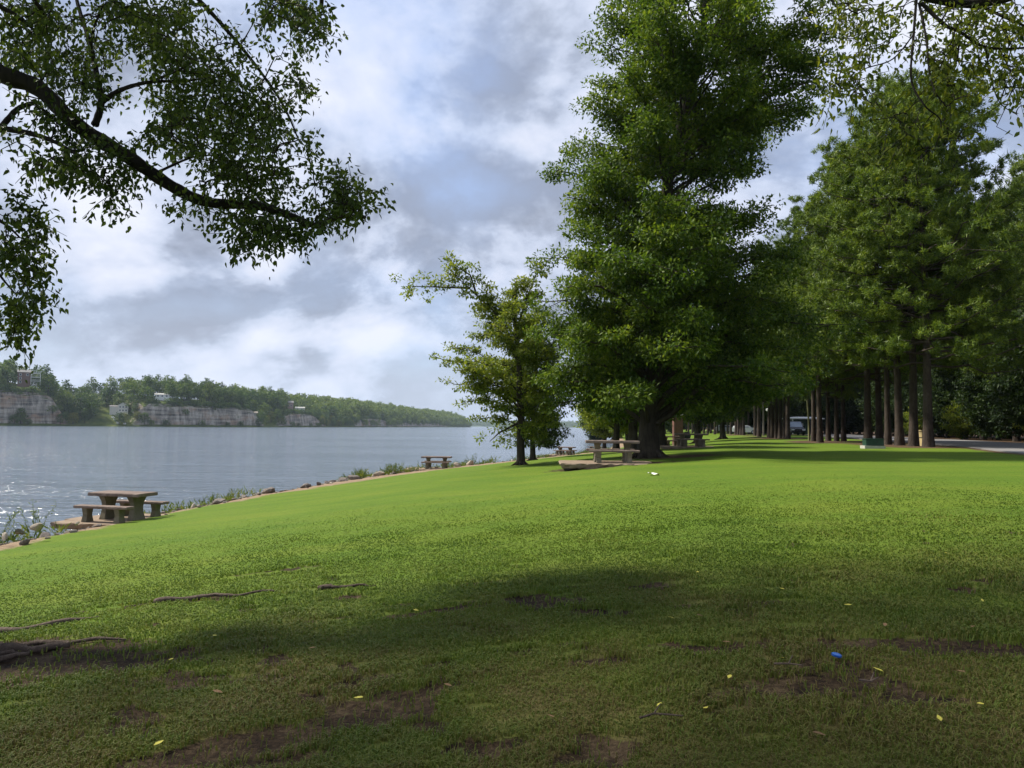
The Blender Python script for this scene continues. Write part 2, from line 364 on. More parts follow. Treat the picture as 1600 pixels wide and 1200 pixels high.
RR, AA = np.meshgrid(wr, wa, indexing='ij'); wx, wy = (RR * np.cos(AA)).ravel(), (RR * np.sin(AA)).ravel()
i0 = np.repeat(np.arange(60), 96); j0 = np.tile(np.arange(96), 60); j1 = (j0 + 1) % 96
river = mesh_np('river', np.c_[wx, wy, np.full(len(wx), WATER_Z)], np.c_[i0 * 96 + j0, (i0 + 1) * 96 + j0, (i0 + 1) * 96 + j1, i0 * 96 + j1], MAT['water'], smooth=True)
tag(river, kind='structure')

# ------------------------------------------------------------------ road beyond the pines
m, t, out = new_mat('road_asphalt'); tcn = N(t, 'ShaderNodeTexCoord')
n = noise(t, tcn.outputs['Object'], 1.2, 6, .7); n2 = noise(t, tcn.outputs['Object'], 90, 3, .7)
p = principled(t, mixc(t, .4, ramp(t, n, [(.3, (.17, .155, .145)), (.7, (.30, .28, .265))]), ramp(t, n2, [(.3, .10), (.7, .36)])), .9, .2, n2, .5, .01)
L(t, p.outputs[0], out.inputs[0]); MAT['road'] = m
ry = np.concatenate([np.arange(-50, 200, 2.0), np.arange(200, 330, 10.0)])
rx = road_x(ry); offs = np.linspace(0, 8.5, 8)
RX = rx[:, None] + offs[None] * 1.0; RY = np.broadcast_to(ry[:, None], RX.shape)
RZ = gz(RX, RY) * 0 + .845 + .015 * fbm2(RX, RY, 3, 2, .2); RZ = np.maximum(RZ, gz(RX, RY) + .012)
k = len(offs); ii, jj = np.meshgrid(np.arange(len(ry) - 1), np.arange(k - 1), indexing='ij'); ii, jj = ii.ravel(), jj.ravel()
V = np.c_[RX.ravel(), RY.ravel(), RZ.ravel()]
Vb = V.copy(); Vb[:, 2] -= .12; nV = len(V)
Qr = np.c_[ii * k + jj, ii * k + jj + 1, (ii + 1) * k + jj + 1, (ii + 1) * k + jj]
e = np.arange(len(ry) - 1)
Qs = np.vstack([np.c_[e * k, (e + 1) * k, (e + 1) * k + nV, e * k + nV]])
tag(mesh_np('road', np.vstack([V, Vb]), np.vstack([Qr, Qs]), MAT['road'], smooth=False), kind='structure')

# ------------------------------------------------------------------ grass blades near the camera
def grass(n, seed):
    r = np.random.default_rng(seed)
    # density falls with distance
    u = r.random(n * 2); a0, a1 = 2.6 ** .35, 34.0 ** .35
    d = (a0 + u * (a1 - a0)) ** (1 / .35); th = np.where(r.random(len(d)) < .72, r.uniform(-.8, .8, len(d)), r.uniform(.8, 1.5, len(d)) * r.choice([-1, 1], len(d)))
    x = d * np.sin(th); y = d * np.cos(th)
    s = sdist(x, y); so_, sa_, st_ = masks(x, y, s)
    keep = (so_ + .35 * (r.random(len(d)) - .5) < .48) & (sa_ < .35) & (st_ < .5)
    keep |= (r.random(len(d)) < .05) & (s > .5) & (so_ > .3)
    keep &= r.random(len(d)) < np.clip((19 - d) / 12, 0, 1)
    x, y, d, s = x[keep][:n], y[keep][:n], d[keep][:n], s[keep][:n]; n = len(x)
    z = gz(x, y, s) - .02
    sc = (d / 4) ** .45
    tuft = .6 + .8 * np.clip(fbm2(x, y, 31, 4, 3.0) + .5, 0, 1)
    keep2 = 1.0
    h = r.uniform(.012, .030, n) * tuft * np.clip(1.3 - d / 17, .35, 1); w = r.uniform(.0022, .0042, n) * sc ** 2.0
    az = r.uniform(0, 2 * math.pi, n); lean = r.uniform(.5, 2.2, n) * h
    bx, by = np.cos(az), np.sin(az); a2 = az + r.normal(1.57, .5, n)
    B = np.c_[x, y, z]; side = np.c_[np.cos(a2), np.sin(a2), np.zeros(n)] * w[:, None]
    mid = B + np.c_[bx * lean * .35, by * lean * .35, h * .6 + .02]
    tip = B + np.c_[bx * lean, by * lean, h + .015]
    V = np.stack([B - side, B + side, mid + side * .7, mid - side * .7, tip], 1).reshape(-1, 3)
    o = np.arange(n)[:, None] * 5
    return V, np.hstack([o, o + 1, o + 2, o + 3]), np.hstack([o + 3, o + 2, o + 4]), np.repeat(worn(x, y), 5)
gm, t, out = new_mat('grass_blade')
geo = N(t, 'ShaderNodeNewGeometry'); tcn = N(t, 'ShaderNodeTexCoord')
nb = noise(t, tcn.outputs['Object'], 1.1, 4, .6); ns = noise(t, tcn.outputs['Object'], .3, 3, .5)
f = math_n(t, 'ADD', math_n(t, 'MULTIPLY', geo.outputs['Random Per Island'], .36), math_n(t, 'ADD', math_n(t, 'MULTIPLY', nb, .5), math_n(t, 'MULTIPLY', math_n(t, 'SUBTRACT', ns, .5), .8)))
c = ramp(t, f, [(.22, (.078, .142, .013)), (.45, (.120, .190, .018)), (.64, (.180, .230, .028)), (.80, (.25, .27, .06)), (.95, (.36, .31, .16))])
a_ = N(t, 'ShaderNodeAttribute'); a_.attribute_name = 'worn'
c = mixc(t, math_n(t, 'MULTIPLY', a_.outputs['Fac'], math_n(t, 'ADD', .15, math_n(t, 'MULTIPLY', geo.outputs['Random Per Island'], 1.0)), True), c, (.150, .118, .040))
p = principled(t, c, .55, .25); tr = N(t, 'ShaderNodeBsdfTranslucent'); L(t, c, tr.inputs[0])
mx = N(t, 'ShaderNodeMixShader'); mx.inputs[0].default_value = .3
L(t, p.outputs[0], mx.inputs[1]); L(t, tr.outputs[0], mx.inputs[2]); L(t, mx.outputs[0], out.inputs[0])
V, Qg, Tg, wn = grass(560000, 5)
tag(mesh_np('grass', V, [Qg, Tg], gm, attrs={'worn': wn}), 'short mown grass growing across the lawn', 'grass', kind='stuff')
# ------------------------------------------------------------------ trees
def unit(v): return v / (np.linalg.norm(v, axis=-1, keepdims=True) + 1e-9)
def leaves(C, R, n, Lf, Wf, r, flat=.55, fold=True, droop=.0, out=.6):
    """n kite leaves round each clump centre C (radius R); returns V, F"""
    K = len(C); d = unit(r.normal(size=(K, n, 3))); rad = r.random((K, n, 1)) ** .45
    off = d * rad * R[:, None, None]; off[..., 2] *= flat
    Pt = (C[:, None] + off).reshape(-1, 3); dd = d.reshape(-1, 3)
    ax = unit(dd * out + r.normal(size=dd.shape) * .6 + np.array([0, 0, -droop]))
    nr_ = unit(np.array([0, 0, 1.0]) + r.normal(size=dd.shape) * .42 + dd * .55)
    sd = unit(np.cross(ax, nr_)); m_ = len(Pt)
    l = (Lf * r.uniform(.65, 1.25, m_))[:, None]; w = (Wf * r.uniform(.7, 1.2, m_))[:, None]
    up = np.cross(sd, ax)
    V = np.stack([Pt, Pt + ax * l * .45 + sd * w * .5 + up * w * .12, Pt + ax * l, Pt + ax * l * .45 - sd * w * .5 + up * w * .12], 1).reshape(-1, 3)
    o = np.arange(m_)[:, None] * 4
    return V, np.hstack([o, o + 1, o + 2, o + 3])
def pointed(Pt, ax, sd, l, w):
    up = np.cross(sd, ax); l = l[:, None]; w = w[:, None]
    V = np.stack([Pt, Pt + ax * l * .28 + sd * w * .5 + up * w * .15, Pt + ax * l * .6 + sd * w * .36 + up * w * .08, Pt + ax * l * 1.0 - up * w * .25,
                  Pt + ax * l * .6 - sd * w * .36 + up * w * .08, Pt + ax * l * .28 - sd * w * .5 + up * w * .15], 1).reshape(-1, 3)
    o = np.arange(len(Pt))[:, None] * 6
    return V, [np.hstack([o, o + 1, o + 2, o + 3]), np.hstack([o, o + 3, o + 4, o + 5])]
def curve(a, b, r, sag=.1, n=5, wob=.06):
    a, b = np.asarray(a, float), np.asarray(b, float); t_ = np.linspace(0, 1, n)[:, None]; ln = np.linalg.norm(b - a)
    P_ = a + (b - a) * t_; P_[:, 2] += (np.sin(t_[:, 0] * math.pi)) * sag * ln
    P_[1:-1] += r.normal(0, wob * ln / 3, (n - 2, 3)); return P_
def roots_flare(mb, P0, r0, r, n=7, reach=1.6, rot=0):
    for k in range(n):
        a = rot + 2 * math.pi * k / n + r.normal(0, .15); L_ = r0 * reach * r.uniform(1.3, 2.2)
        c_, s_ = math.cos(a), math.sin(a)
        pts = [P0 + np.array([c_ * r0 * .45, s_ * r0 * .45, r0 * 1.9]), P0 + np.array([c_ * r0 * .8, s_ * r0 * .8, r0 * .7]),
               P0 + np.array([c_ * (r0 + L_ * .35), s_ * (r0 + L_ * .35), .08 * r0 + .01]), P0 + np.array([c_ * (r0 + L_), s_ * (r0 + L_), -.10])]
        mb.tube(pts, [r0 * .42, r0 * .38, r0 * .24, r0 * .1], 6)
def gen_tree(H, r0, axis, Rl, Rr, seed, nb=60, clumps=7, nleaf=70, Lf=.14, Wf=.07, h0=None, clR=.55, rise=.35, mat='oak', flat=.5, az0=0.0, inner=.32, sub=3, gaps=.0, droop=.15):
    """axis: list (h, x offset, y offset); Rl/Rr: list (h, crown radius on -x / +x side)."""
    r = np.random.default_rng(seed); axis = np.array(axis, float)
    Rl, Rr = np.array(Rl, float), np.array(Rr, float); hb = min(Rl[0, 0], Rr[0, 0]) if h0 is None else h0
    ax_at = lambda h: np.array([np.interp(h, axis[:, 0], axis[:, 1]), np.interp(h, axis[:, 0], axis[:, 2]), h])
    tr_ = MB(); hs = np.linspace(-.2, H * .97, 18); P_ = np.array([ax_at(h) for h in hs]); P_[:, 2] = hs
    P_[2:, :2] += r.normal(0, r0 * .10, (len(hs) - 2, 2))
    rad = r0 * (1 - np.clip(hs / H, 0, 1)) ** .75 * .92 + .02; rad[0] = r0 * 1.35; rad[1] = r0 * 1.02
    tr_.tube(P_, rad, 12); roots_flare(tr_, np.array([0, 0, 0.]), r0, r, 8, 1.0)
    hh_ = np.linspace(hb, H, 60); ww_ = (np.interp(hh_, Rl[:, 0], Rl[:, 1]) + np.interp(hh_, Rr[:, 0], Rr[:, 1])) ** 1.25 + .4; cw_ = np.r_[0, np.cumsum(ww_)]; cw_ = cw_ / cw_[-1]
    fcum = lambda q_: float(np.interp(q_, cw_[1:], np.linspace(0, 1, 60)))
    C, CR = [], []
    for i in range(nb):
        f = fcum((i + .5) / nb); h = hb + (H - hb) * f; az = az0 + i * 2.39996 + r.normal(0, .5)
        w = .5 + .5 * math.cos(az); Rm = (1 - w) * np.interp(h, Rl[:, 0], Rl[:, 1]) + w * np.interp(h, Rr[:, 0], Rr[:, 1])
        if r.random() < gaps: continue
        Lb = Rm * r.uniform(.74, 1.08); ri = rise * (.3 + .9 * f)
        s0 = max(.55 * hb if hb > 1 else .5, h - Lb * ri - Lb * .15)
        a = ax_at(min(s0, H * .95)); e_ = ax_at(h) + np.array([math.cos(az) * Lb, math.sin(az) * Lb, 0])
        Bp = curve(a, e_, r, .10 if f > .3 else .16, 6); rb = max(.018, r0 * .30 * (1 - f) ** .6 * min(1, Lb / 3))
        tr_.tube(Bp, np.linspace(rb, .012, 6), 5, False)
        nc = max(2, int(clumps * (Lb / max(Rl[:, 1].max(), Rr[:, 1].max())) + .5))
        for c_ in range(nc):
            u = inner + (1 - inner) * (c_ + r.random()) / nc
            q = np.array([np.interp(u, np.linspace(0, 1, 6), Bp[:, k]) for k in range(3)])
            for _ in range(sub):
                lat = unit(r.normal(size=3)) * np.array([1, 1, .3]) * Lb * .20 * r.random() * 1.6
                cpos = q + lat
                tr_.tube([q, (q + cpos) / 2 + r.normal(0, .05, 3), cpos], [.02, .014, .008], 4, False)
                C.append(cpos); CR.append(clR * r.uniform(.6, 1.25))
    C, CR = np.array(C), np.array(CR)
    V, Fq = leaves(C, CR, nleaf, Lf, Wf, r, flat, droop=droop)
    return tr_, V, Fq
def tree_obj(name, gen, loc, label, cat='tree', group=None, lm='oak', bm='bark', rz=0.0):
    tr_, V, Fq = gen
    e_ = empty(name, loc, label, cat, group, rz)
    tr_.build('trunk', MAT[bm], e_, True); mesh_np('crown', V, Fq, MAT[lm], e_)
    return e_
def copy_tree(o, loc, rz=0.0, label=None, sc=None, group=None):
    c = o.copy(); COL.objects.link(c); c.location = loc; c.rotation_euler = (0, 0, rz)
    if sc: c.scale = sc
    if label: c['label'] = label
    if group: c['group'] = group
    for ch in list(o.children):
        d = ch.copy(); COL.objects.link(d); d.parent = c
        for g_ in list(ch.children):
            e_ = g_.copy(); COL.objects.link(e_); e_.parent = d
    return c

# the big shade tree
big_gen = gen_tree(22.5, .40, [(-1, -.05, 0), (1, 0, 0), (7.2, .42, 0), (11.9, .95, .2), (15.8, 1.9, .2), (18.4, 2.3, 0), (23, 2.6, 0)],
                   [(2.2, 3.7), (3.5, 4.4), (5.4, 4.5), (8, 4.8), (9.3, 5.5), (10.6, 4.5), (12.4, 4.5), (14.4, 4.9), (15.4, 4.6), (17, 4.2), (18.4, 3.7), (20.5, 3.0), (22.5, 1)],
                   [(2.2, 4.8), (3.5, 6.0), (5.4, 6.4), (8, 5.8), (9.3, 4.7), (10.6, 3.9), (11.7, 4.4), (12.9, 2.7), (14.0, 5.2), (15.8, 6.2), (17, 5.8), (18.4, 4.8), (20.5, 3.4), (22.5, 1)],
                   4, nb=140, clumps=7, nleaf=125, Lf=.175, Wf=.088, clR=.66, rise=.42, flat=.60, sub=3, inner=.30)
tree_obj('shade_tree', big_gen, G(1014, 31.5), 'huge broad tree with flared trunk, the tallest, behind the picnic table nearest it', lm='oak')

# the small tree by the water
sm_gen = gen_tree(8.6, .185, [(-1, 0, 0), (1.5, 0, 0), (4, -.1, 0), (7, -.35, 0), (9, -.3, 0)],
                  [(1.7, 1.6), (2.6, 2.5), (3.6, 3.4), (4.75, 3.3), (6, 2.7), (7, 2.3), (8.2, 1.2), (8.8, .3)],
                  [(1.3, 1.5), (2.4, 1.6), (4, 1.8), (6, 1.7), (7.5, 1.5), (8.4, .9), (8.8, .2)], 9, nb=50, clumps=6, nleaf=50, Lf=.15, Wf=.08, clR=.42, rise=.35, mat='light', sub=3, inner=.3, flat=.38)
tr_, V, Fq = sm_gen
r = np.random.default_rng(77)
def limb_extra(tr_, V, Fq, base, ends, r, rad=.06, nl=34, Lf=.19, Wf=.09, step=.3, clR=.33):
    C = []
    for pts in ends:
        pts = np.array(pts, float) - np.array(base); tr_.tube(pts, np.linspace(rad, .012, len(pts)), 6, False)
        seg = np.linalg.norm(np.diff(pts, axis=0), axis=1); cum = np.r_[0, np.cumsum(seg)]
        for u in np.arange(cum[-1] * .35, cum[-1], step):
            q = np.array([np.interp(u, cum, pts[:, k]) for k in range(3)])
            for _ in range(2): C.append(q + r.normal(0, .24, 3))
    C = np.array(C); v2, f2 = leaves(C, np.full(len(C), clR), nl, Lf, Wf, r, .6)
    return tr_, np.vstack([V, v2]), np.vstack([Fq, f2 + len(V)])
b1 = G(815, 35)
A35 = lambda x, y, d=35: at(x, y, d)
sm_gen = limb_extra(tr_, V, Fq, b1, [[A35(806, 560), A35(790, 510), A35(772, 486), A35(745, 462), A35(722, 440), A35(700, 418, 34.6)], [A35(735, 450), A35(705, 449), A35(668, 448), A35(636, 447, 34.5)],
                                   [A35(745, 462), A35(735, 430), A35(695, 404, 35.4)], [A35(790, 515), A35(760, 470), A35(762, 440)], [A35(805, 520), A35(800, 470), A35(808, 440)], [A35(806, 520), A35(825, 460), A35(838, 430)],
                                   [A35(812, 660), A35(780, 676), A35(765, 690)]], r)
tree_obj('riverside_tree', sm_gen, b1, 'small yellowish-green tree with a bare-looking upper limb reaching left over the river', lm='light')
sm2 = gen_tree(10.2, .17, [(-1, 0, 0), (2, -.05, 0), (5, .1, 0), (10, .1, 0)], [(1.6, 1.2), (4, 2.2), (7, 2.2), (10, .5)], [(.9, 2.3), (1.6, 2.0), (4, 2.0), (7, 1.8), (10, .4)], 19, nb=60, clumps=7, nleaf=44, Lf=.2, Wf=.09, clR=.45, rise=.1, sub=2, flat=.45)
b2 = G(834, 48)
sm2 = limb_extra(*sm2, b2, [[A35(836, 660, 48), A35(850, 672, 48), A35(868, 690, 48)], [A35(836, 650, 48), A35(860, 664, 48), A35(880, 684, 48)]], r, rad=.04, Lf=.22, clR=.4)
tree_obj('riverside_tree', sm2, b2, 'slimmer tree standing just behind the small riverside tree with a low branch sweeping right', lm='near')

# broadleaf variants for the middle distance and the woods
def std(seed, H, R, hb, r0, **k):
    return gen_tree(H, r0, [(-1, 0, 0), (H * .5, .2, .1), (H, .3, 0)], [(hb, R * .6), (hb + (H - hb) * .25, R), (hb + (H - hb) * .6, R * .85), (H, .4)], [(hb, R * .5), (hb + (H - hb) * .3, R * .95), (H * .7, R * .8), (H, .4)], seed, **k)
VAR = {}
specs = {'bank': (31, 11.0, 3.9, 2.1, .28, dict(nb=70, clumps=7, nleaf=40, Lf=.28, Wf=.14, clR=.75, sub=2, inner=.2), 'light'),
         'bankdark': (32, 13.0, 4.6, 2.4, .34, dict(nb=84, clumps=7, nleaf=42, Lf=.3, Wf=.15, clR=.85, sub=2, inner=.2), 'oak'),
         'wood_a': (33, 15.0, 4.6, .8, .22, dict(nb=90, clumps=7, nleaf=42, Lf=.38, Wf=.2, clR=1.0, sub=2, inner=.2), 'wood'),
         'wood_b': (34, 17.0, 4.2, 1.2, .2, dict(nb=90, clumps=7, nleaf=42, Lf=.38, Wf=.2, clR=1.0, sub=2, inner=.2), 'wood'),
         'shrub': (35, 4.2, 2.2, .2, .07, dict(nb=30, clumps=5, nleaf=26, Lf=.24, Wf=.12, clR=.45, sub=2), 'light')}
GENS = {k: (std(*v[:5], **v[5]), v[6]) for k, v in specs.items()}
def place(kind, name, loc, label, group=None, rz=0.0, sc=1.0, cat='tree'):
    s3 = (sc, sc, sc) if isinstance(sc, (int, float)) else sc
    if kind not in VAR:
        g_, lm = GENS[kind]; o = tree_obj(name, g_, loc, label, cat, group, lm, rz=rz); o.scale = s3; VAR[kind] = o; return o
    c = copy_tree(VAR[kind], loc, rz, label, s3, group); c.name = name; c['category'] = cat
    if not group and 'group' in c: del c['group']
    return c
mid = [('bank', 963, 57, 'leaning riverside tree seen above the table in front of the big trunk', .9, .5), ('bankdark', 990, 44, 'dark trunked tree standing right behind the big shade tree', .85, 1.1),
       ('bankdark', 1035, 55, 'broad tree beyond the big one, its trunk left of the black grill', .95, 2.2), ('bank', 982, 66, 'thin tree far along the bank behind the big shade tree', .8, 3.1),
       ('bankdark', 1215, 66, 'broad leafy tree in front of the far pines with low foliage', .0, 0),
       ('bank', 945, 92, 'distant tree on the river bank left of the big trunk', .85, 4.0), ('bank', 1010, 84, 'far tree whose foliage fills the gap right of the big trunk', .9, 5.2),
       ('bankdark', 1090, 78, 'far broad tree shading the lawn beyond the grill', 1.0, .9), ('bankdark', 1130, 92, 'distant broad tree left of the far pine trunks', 1.0, 2.9)]
for kd, px, d, lb, sc, rz in mid:
    if sc: place(kd, 'bank_tree', G(px, d), lb, None, rz, sc)

# ------------------------------------------------------------------ pines
def gen_pine(H, r0, seed, base, R, nb=62, lean=0.0, tufts=8):
    r = np.random.default_rng(seed); mb = MB(); hs = np.linspace(-.2, H, 16); hp_ = np.clip(hs, 0, None)
    ph = r.uniform(0, 6, 2); X = lean * (hp_ / H) ** 1.3 * H + .10 * np.sin(hs * .45 + ph[0]) * (hs / H); Y = .10 * np.sin(hs * .4 + ph[1]) * (hs / H)
    rad = r0 * (1 - np.clip(hs / H, 0, 1) * .86) ; rad[0] = r0 * 1.4; rad[1] = r0 * 1.0; mb.tube(np.c_[X, Y, hs], rad, 10)
    roots_flare(mb, np.array([0, 0, 0.]), r0 * .85, r, 6, .5)
    C = []
    for i in range(nb):
        f = (i + .5) / nb; h = base + (H * .985 - base) * f; az = i * 2.39996 + r.normal(0, .3)
        pr = np.interp(f, [0, .15, .45, .8, 1], [.78, 1.0, .95, .66, .22]); Lb = R * pr * r.uniform(.65, 1.08)
        a = np.array([np.interp(h, hs, X), np.interp(h, hs, Y), h]); tilt = np.interp(f, [0, .5, 1], [-.12, .12, .7])
        e_ = a + np.array([math.cos(az) * Lb, math.sin(az) * Lb, tilt * Lb + .12 * Lb]); Bp = curve(a, e_, r, -.05, 6, .09)
        mb.tube(Bp, np.linspace(max(.025, .07 * (1 - f * .6)), .012, 6), 5, False)
        nt_ = max(3, int(tufts * Lb / R + 2))
        for k in range(nt_):
            u = .38 + .62 * (k + r.random()) / nt_; q = np.array([np.interp(u, np.linspace(0, 1, 6), Bp[:, c]) for c in range(3)])
            sd_ = np.array([-math.sin(az), math.cos(az), 0]) * r.normal(0, .30) * Lb * .55 + np.array([0, 0, abs(r.normal(0, .12)) + .08])
            C.append(q + sd_)
            if abs(r.random()) < .3: mb.tube([q, q + sd_ * .6, q + sd_], [.018, .013, .008], 4, False)
    C = np.array(C); nn = 34; K = len(C)
    C = np.repeat(C, 5, 0) + r.normal(0, .19, (K * 5, 3)) * [1, 1, .7]; K *= 5
    d = unit(r.normal(size=(K, nn, 3)) + np.array([0, 0, .45])); ln = r.uniform(.16, .30, (K, nn, 1))
    B0 = C[:, None] + r.normal(0, .07, (K, nn, 3)); sdv = unit(np.cross(d, r.normal(size=d.shape))) * .026
    V = np.stack([B0 - sdv, B0 + sdv, B0 + d * ln], 2).reshape(-1, 3); o = np.arange(K * nn)[:, None] * 3
    return mb, V, np.hstack([o, o + 1, o + 2])
PG = [gen_pine(18.5, .25, 51, 4.2, 6.4, 104, -.008), gen_pine(19.0, .24, 52, 5.4, 6.0, 98, -.02), gen_pine(18.0, .24, 53, 6.0, 5.8, 96, .015), gen_pine(17.6, .22, 54, 5.6, 5.4, 90, -.012)]
PO = {}
plabels = {0: 'tall rough-barked pine at the road end of the row, nearest the tan litter bin', 1: 'pine immediately left of the tan litter bin', 2: 'thick pine third from the road end of the row',
           3: 'very thin pine between two thick trunks near the green box', 4: 'slender pine just right of the green utility box', 5: 'thick pine rising directly behind the green utility box',
           6: 'right-hand slim pine of the group halfway along the row', 7: 'slim pine second from the right in the group halfway along the row', 8: 'middle slim pine between the thick trunk and two slim ones',
           9: 'thickest dark pine trunk beside the pale wooden post', 10: 'slim pine just right of the pale wooden post', 17: 'lone broad pine trunk standing apart on the far lawn edge'}
for i_, (px, d, w, k) in enumerate(PINES):
    lb = plabels.get(i_); gp = 'pines along the road'
    if not lb:
        lb = ('slim pine in the tight cluster of trunks left of the parked dark van' if d < 90 else 'far slim pine in the cluster deep along the lawn edge')
    sc = w / (2 * [.25, .24, .24, .22][k]); hsf = np.interp(d, [40, 60, 80, 130], [1, 1.0, .95, .95])
    loc = G(px, d); sc = (1 + (sc - 1) * .35) * (.8 if 50 < d < 65 and px < 1325 else 1); s3 = (sc, sc, (.86 if 50 < d < 65 and px < 1325 else 1.08 if 50 < d < 65 else 1.03) * hsf * (1 + .04 * math.sin(i_ * 2.3)))
    if k not in PO:
        e_ = empty('pine_tree', loc, lb, 'pine', gp); PG[k][0].build('trunk', MAT['pinebark'], e_, True); mesh_np('crown', PG[k][1], PG[k][2], MAT['pine'], e_); e_.scale = s3; e_.rotation_euler[2] = i_ * 1.3; PO[k] = e_
    else: copy_tree(PO[k], loc, (i_ * 1.37) % 6.28, lb, s3, gp)
# rows behind and beyond
r = np.random.default_rng(5)
for px, d in [(1142, 132), (1137, 138), (1130, 141), (1127, 146), (1121, 150), (1117, 139), (1111, 155), (1106, 148), (1100, 160), (1094, 165), (1088, 158), (1082, 170), (1076, 175), (1170, 136), (1175, 145), (1146, 150), (1190, 150)]:
    copy_tree(PO[int(r.integers(4))], G(px, d), r.uniform(0, 6.28), 'distant pine among the close-set trunks at the far end of the lawn', (.8, .8, r.uniform(.85, 1.0)), 'distant pines at the end of the lawn')
for i_, (x, y) in enumerate([(31.5, 44), (35, 50), (39, 58), (29, 34), (34, 38), (43, 66), (46, 76), (50, 88), (55, 100)]):
    copy_tree(PO[i_ % 4], (x + 6, y, g1(x + 6, y)), i_ * 2.1, 'tall pine among the dark woods across the road', (1, 1, r.uniform(.85, 1.02)), 'pines in the woods across the road')

for i_, (x, y, zs_) in enumerate([(37.5, 53, 1.22), (38, 60, 1.2), (39, 66, 1.15), (40, 47, 1.25), (43, 57, 1.3), (36.5, 45, 1.1), (45, 68, 1.25), (41, 74, 1.15)]):
    copy_tree(PO[(i_ * 3 + 1) % 4], (x + 4, y, g1(x + 4, y)), i_ * 1.7, 'very tall pine standing at the edge of the woods across the road', (1.1, 1.1, zs_), 'tall pines at the edge of the woods')
# woods across the road
cnt = 0
for row, off in enumerate((12.5, 17.5, 24)):
    y = 22.0 + row * 2
    while y < 175:
        x = float(road_x(y)) + off + r.normal(0, .9); sc = r.uniform(.9, 1.15) * (.8 if row == 0 else 1.0 if row == 1 else 1.08)
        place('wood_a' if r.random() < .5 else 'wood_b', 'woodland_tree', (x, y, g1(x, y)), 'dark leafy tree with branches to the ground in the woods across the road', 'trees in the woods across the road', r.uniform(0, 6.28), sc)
        y += r.uniform(4.2, 6.2) * (1 + y / 160) * (1.0 if row < 2 else 1.25); cnt += 1
for x, y, sc in [(float(road_x(58)) + 11.2, 58, .85), (float(road_x(74)) + 11, 76, 1.0), (float(road_x(47)) + 11, 46, .6), (float(road_x(90)) + 11, 92, .9), (float(road_x(34)) + 11, 34, .7)]:
    place('shrub', 'roadside_shrub', (x, y, g1(x, y)), 'light green bush at the foot of the woods across the road', 'bushes along the far side of the road', r.uniform(0, 6), sc, 'bush')
# closing belt at the far end of the lawn
for i_ in range(44):
    px = 935 + i_ * 11.5 if i_ < 26 else 1180 + (i_ - 26) * 8.5; d = r.uniform(185, 240) if i_ < 26 else r.uniform(132, 165); place('bankdark' if i_ % 2 else 'wood_a', 'woodland_tree', G(px, d), 'far tree in the green belt closing the end of the lawn', 'trees closing the end of the lawn', r.uniform(0, 6.28), r.uniform(.9, 1.25))
# ------------------------------------------------------------------ near trees whose branches hang into the picture
def inpoly(P_, poly):
    x, y = P_[:, 0], P_[:, 1]; c = np.zeros(len(P_), bool); n = len(poly)
    for i in range(n):
        (x1, y1), (x2, y2) = poly[i], poly[(i + 1) % n]
        m_ = ((y1 > y) != (y2 > y)); xi = (x2 - x1) * (y - y1) / ((y2 - y1) if y2 != y1 else 1e-9) + x1
        c ^= m_ & (x < xi)
    return c
class Grow:
    """skeleton nodes that new twigs attach to"""
    def __init__(s, mb): s.mb = mb; s.P = np.zeros((0, 3))
    def limb(s, pts, r0, r1, k=8, sub=8):
        pts = np.array(pts, float); t_ = np.linspace(0, len(pts) - 1, (len(pts) - 1) * sub + 1); i_ = np.arange(len(pts))
        # smooth path through the waypoints
        Q_ = []
        for u in t_:
            a = min(int(u), len(pts) - 2); f = u - a; p0, p1, p2, p3 = pts[max(a - 1, 0)], pts[a], pts[a + 1], pts[min(a + 2, len(pts) - 1)]
            Q_.append(.5 * (2 * p1 + (p2 - p0) * f + (2 * p0 - 5 * p1 + 4 * p2 - p3) * f * f + (3 * p1 - p0 - 3 * p2 + p3) * f ** 3))
        Q_ = np.array(Q_); rad = np.linspace(r0, r1, len(Q_)) * (1 + .07 * np.sin(np.arange(len(Q_)) * 1.9)); s.mb.tube(Q_, rad, k); s.P = np.vstack([s.P, Q_])
    def twig(s, q, r, rad=.006):
        d_ = np.linalg.norm(s.P - q, axis=1); a = s.P[d_.argmin()]; n_ = max(4, min(9, int(d_.min() / .12) + 3))
        c_ = curve(a, q, r, .08, n_, .12); rr_ = np.linspace(rad + .008 * min(1.5, d_.min()), rad * .5, n_); s.mb.tube(c_, rr_, 4, False); s.P = np.vstack([s.P, c_[1:]])
        return unit(c_[-1] - c_[-2])
def spray(Cs, g, r, nl, Lf, Wf, tw=.42, droop=.75):
    Pt, AX, SD_, l_, w_ = [], [], [], [], []
    order = np.argsort([np.linalg.norm(g.P - c, axis=1).min() for c in Cs])
    for k in order:
        c = Cs[k]; d = g.twig(c, r); n_dir = unit(d * .8 + r.normal(0, .45, 3) + np.array([0, 0, -.25]))
        end = c + n_dir * tw * r.uniform(.6, 1.2); mid_ = (c + end) / 2 + r.normal(0, .03, 3); g.mb.tube([c, mid_, end], [.0045, .0035, .002], 3, False)
        n_ = int(nl * r.uniform(.7, 1.3)); u = r.random(n_) * 1.25 - .25; p = c + (end - c) * u[:, None] + r.normal(0, .055, (n_, 3))
        ax = unit(n_dir * .35 + r.normal(size=(n_, 3)) * .62 + np.array([0, 0, -droop])); sd_ = unit(np.cross(ax, r.normal(size=(n_, 3)) + np.array([0, 0, .3])))
        Pt.append(p); AX.append(ax); SD_.append(sd_); l_.append(Lf * r.uniform(.6, 1.25, n_)); w_.append(Wf * r.uniform(.7, 1.2, n_))
    return pointed(np.vstack(Pt), np.vstack(AX), np.vstack(SD_), np.concatenate(l_), np.concatenate(w_))
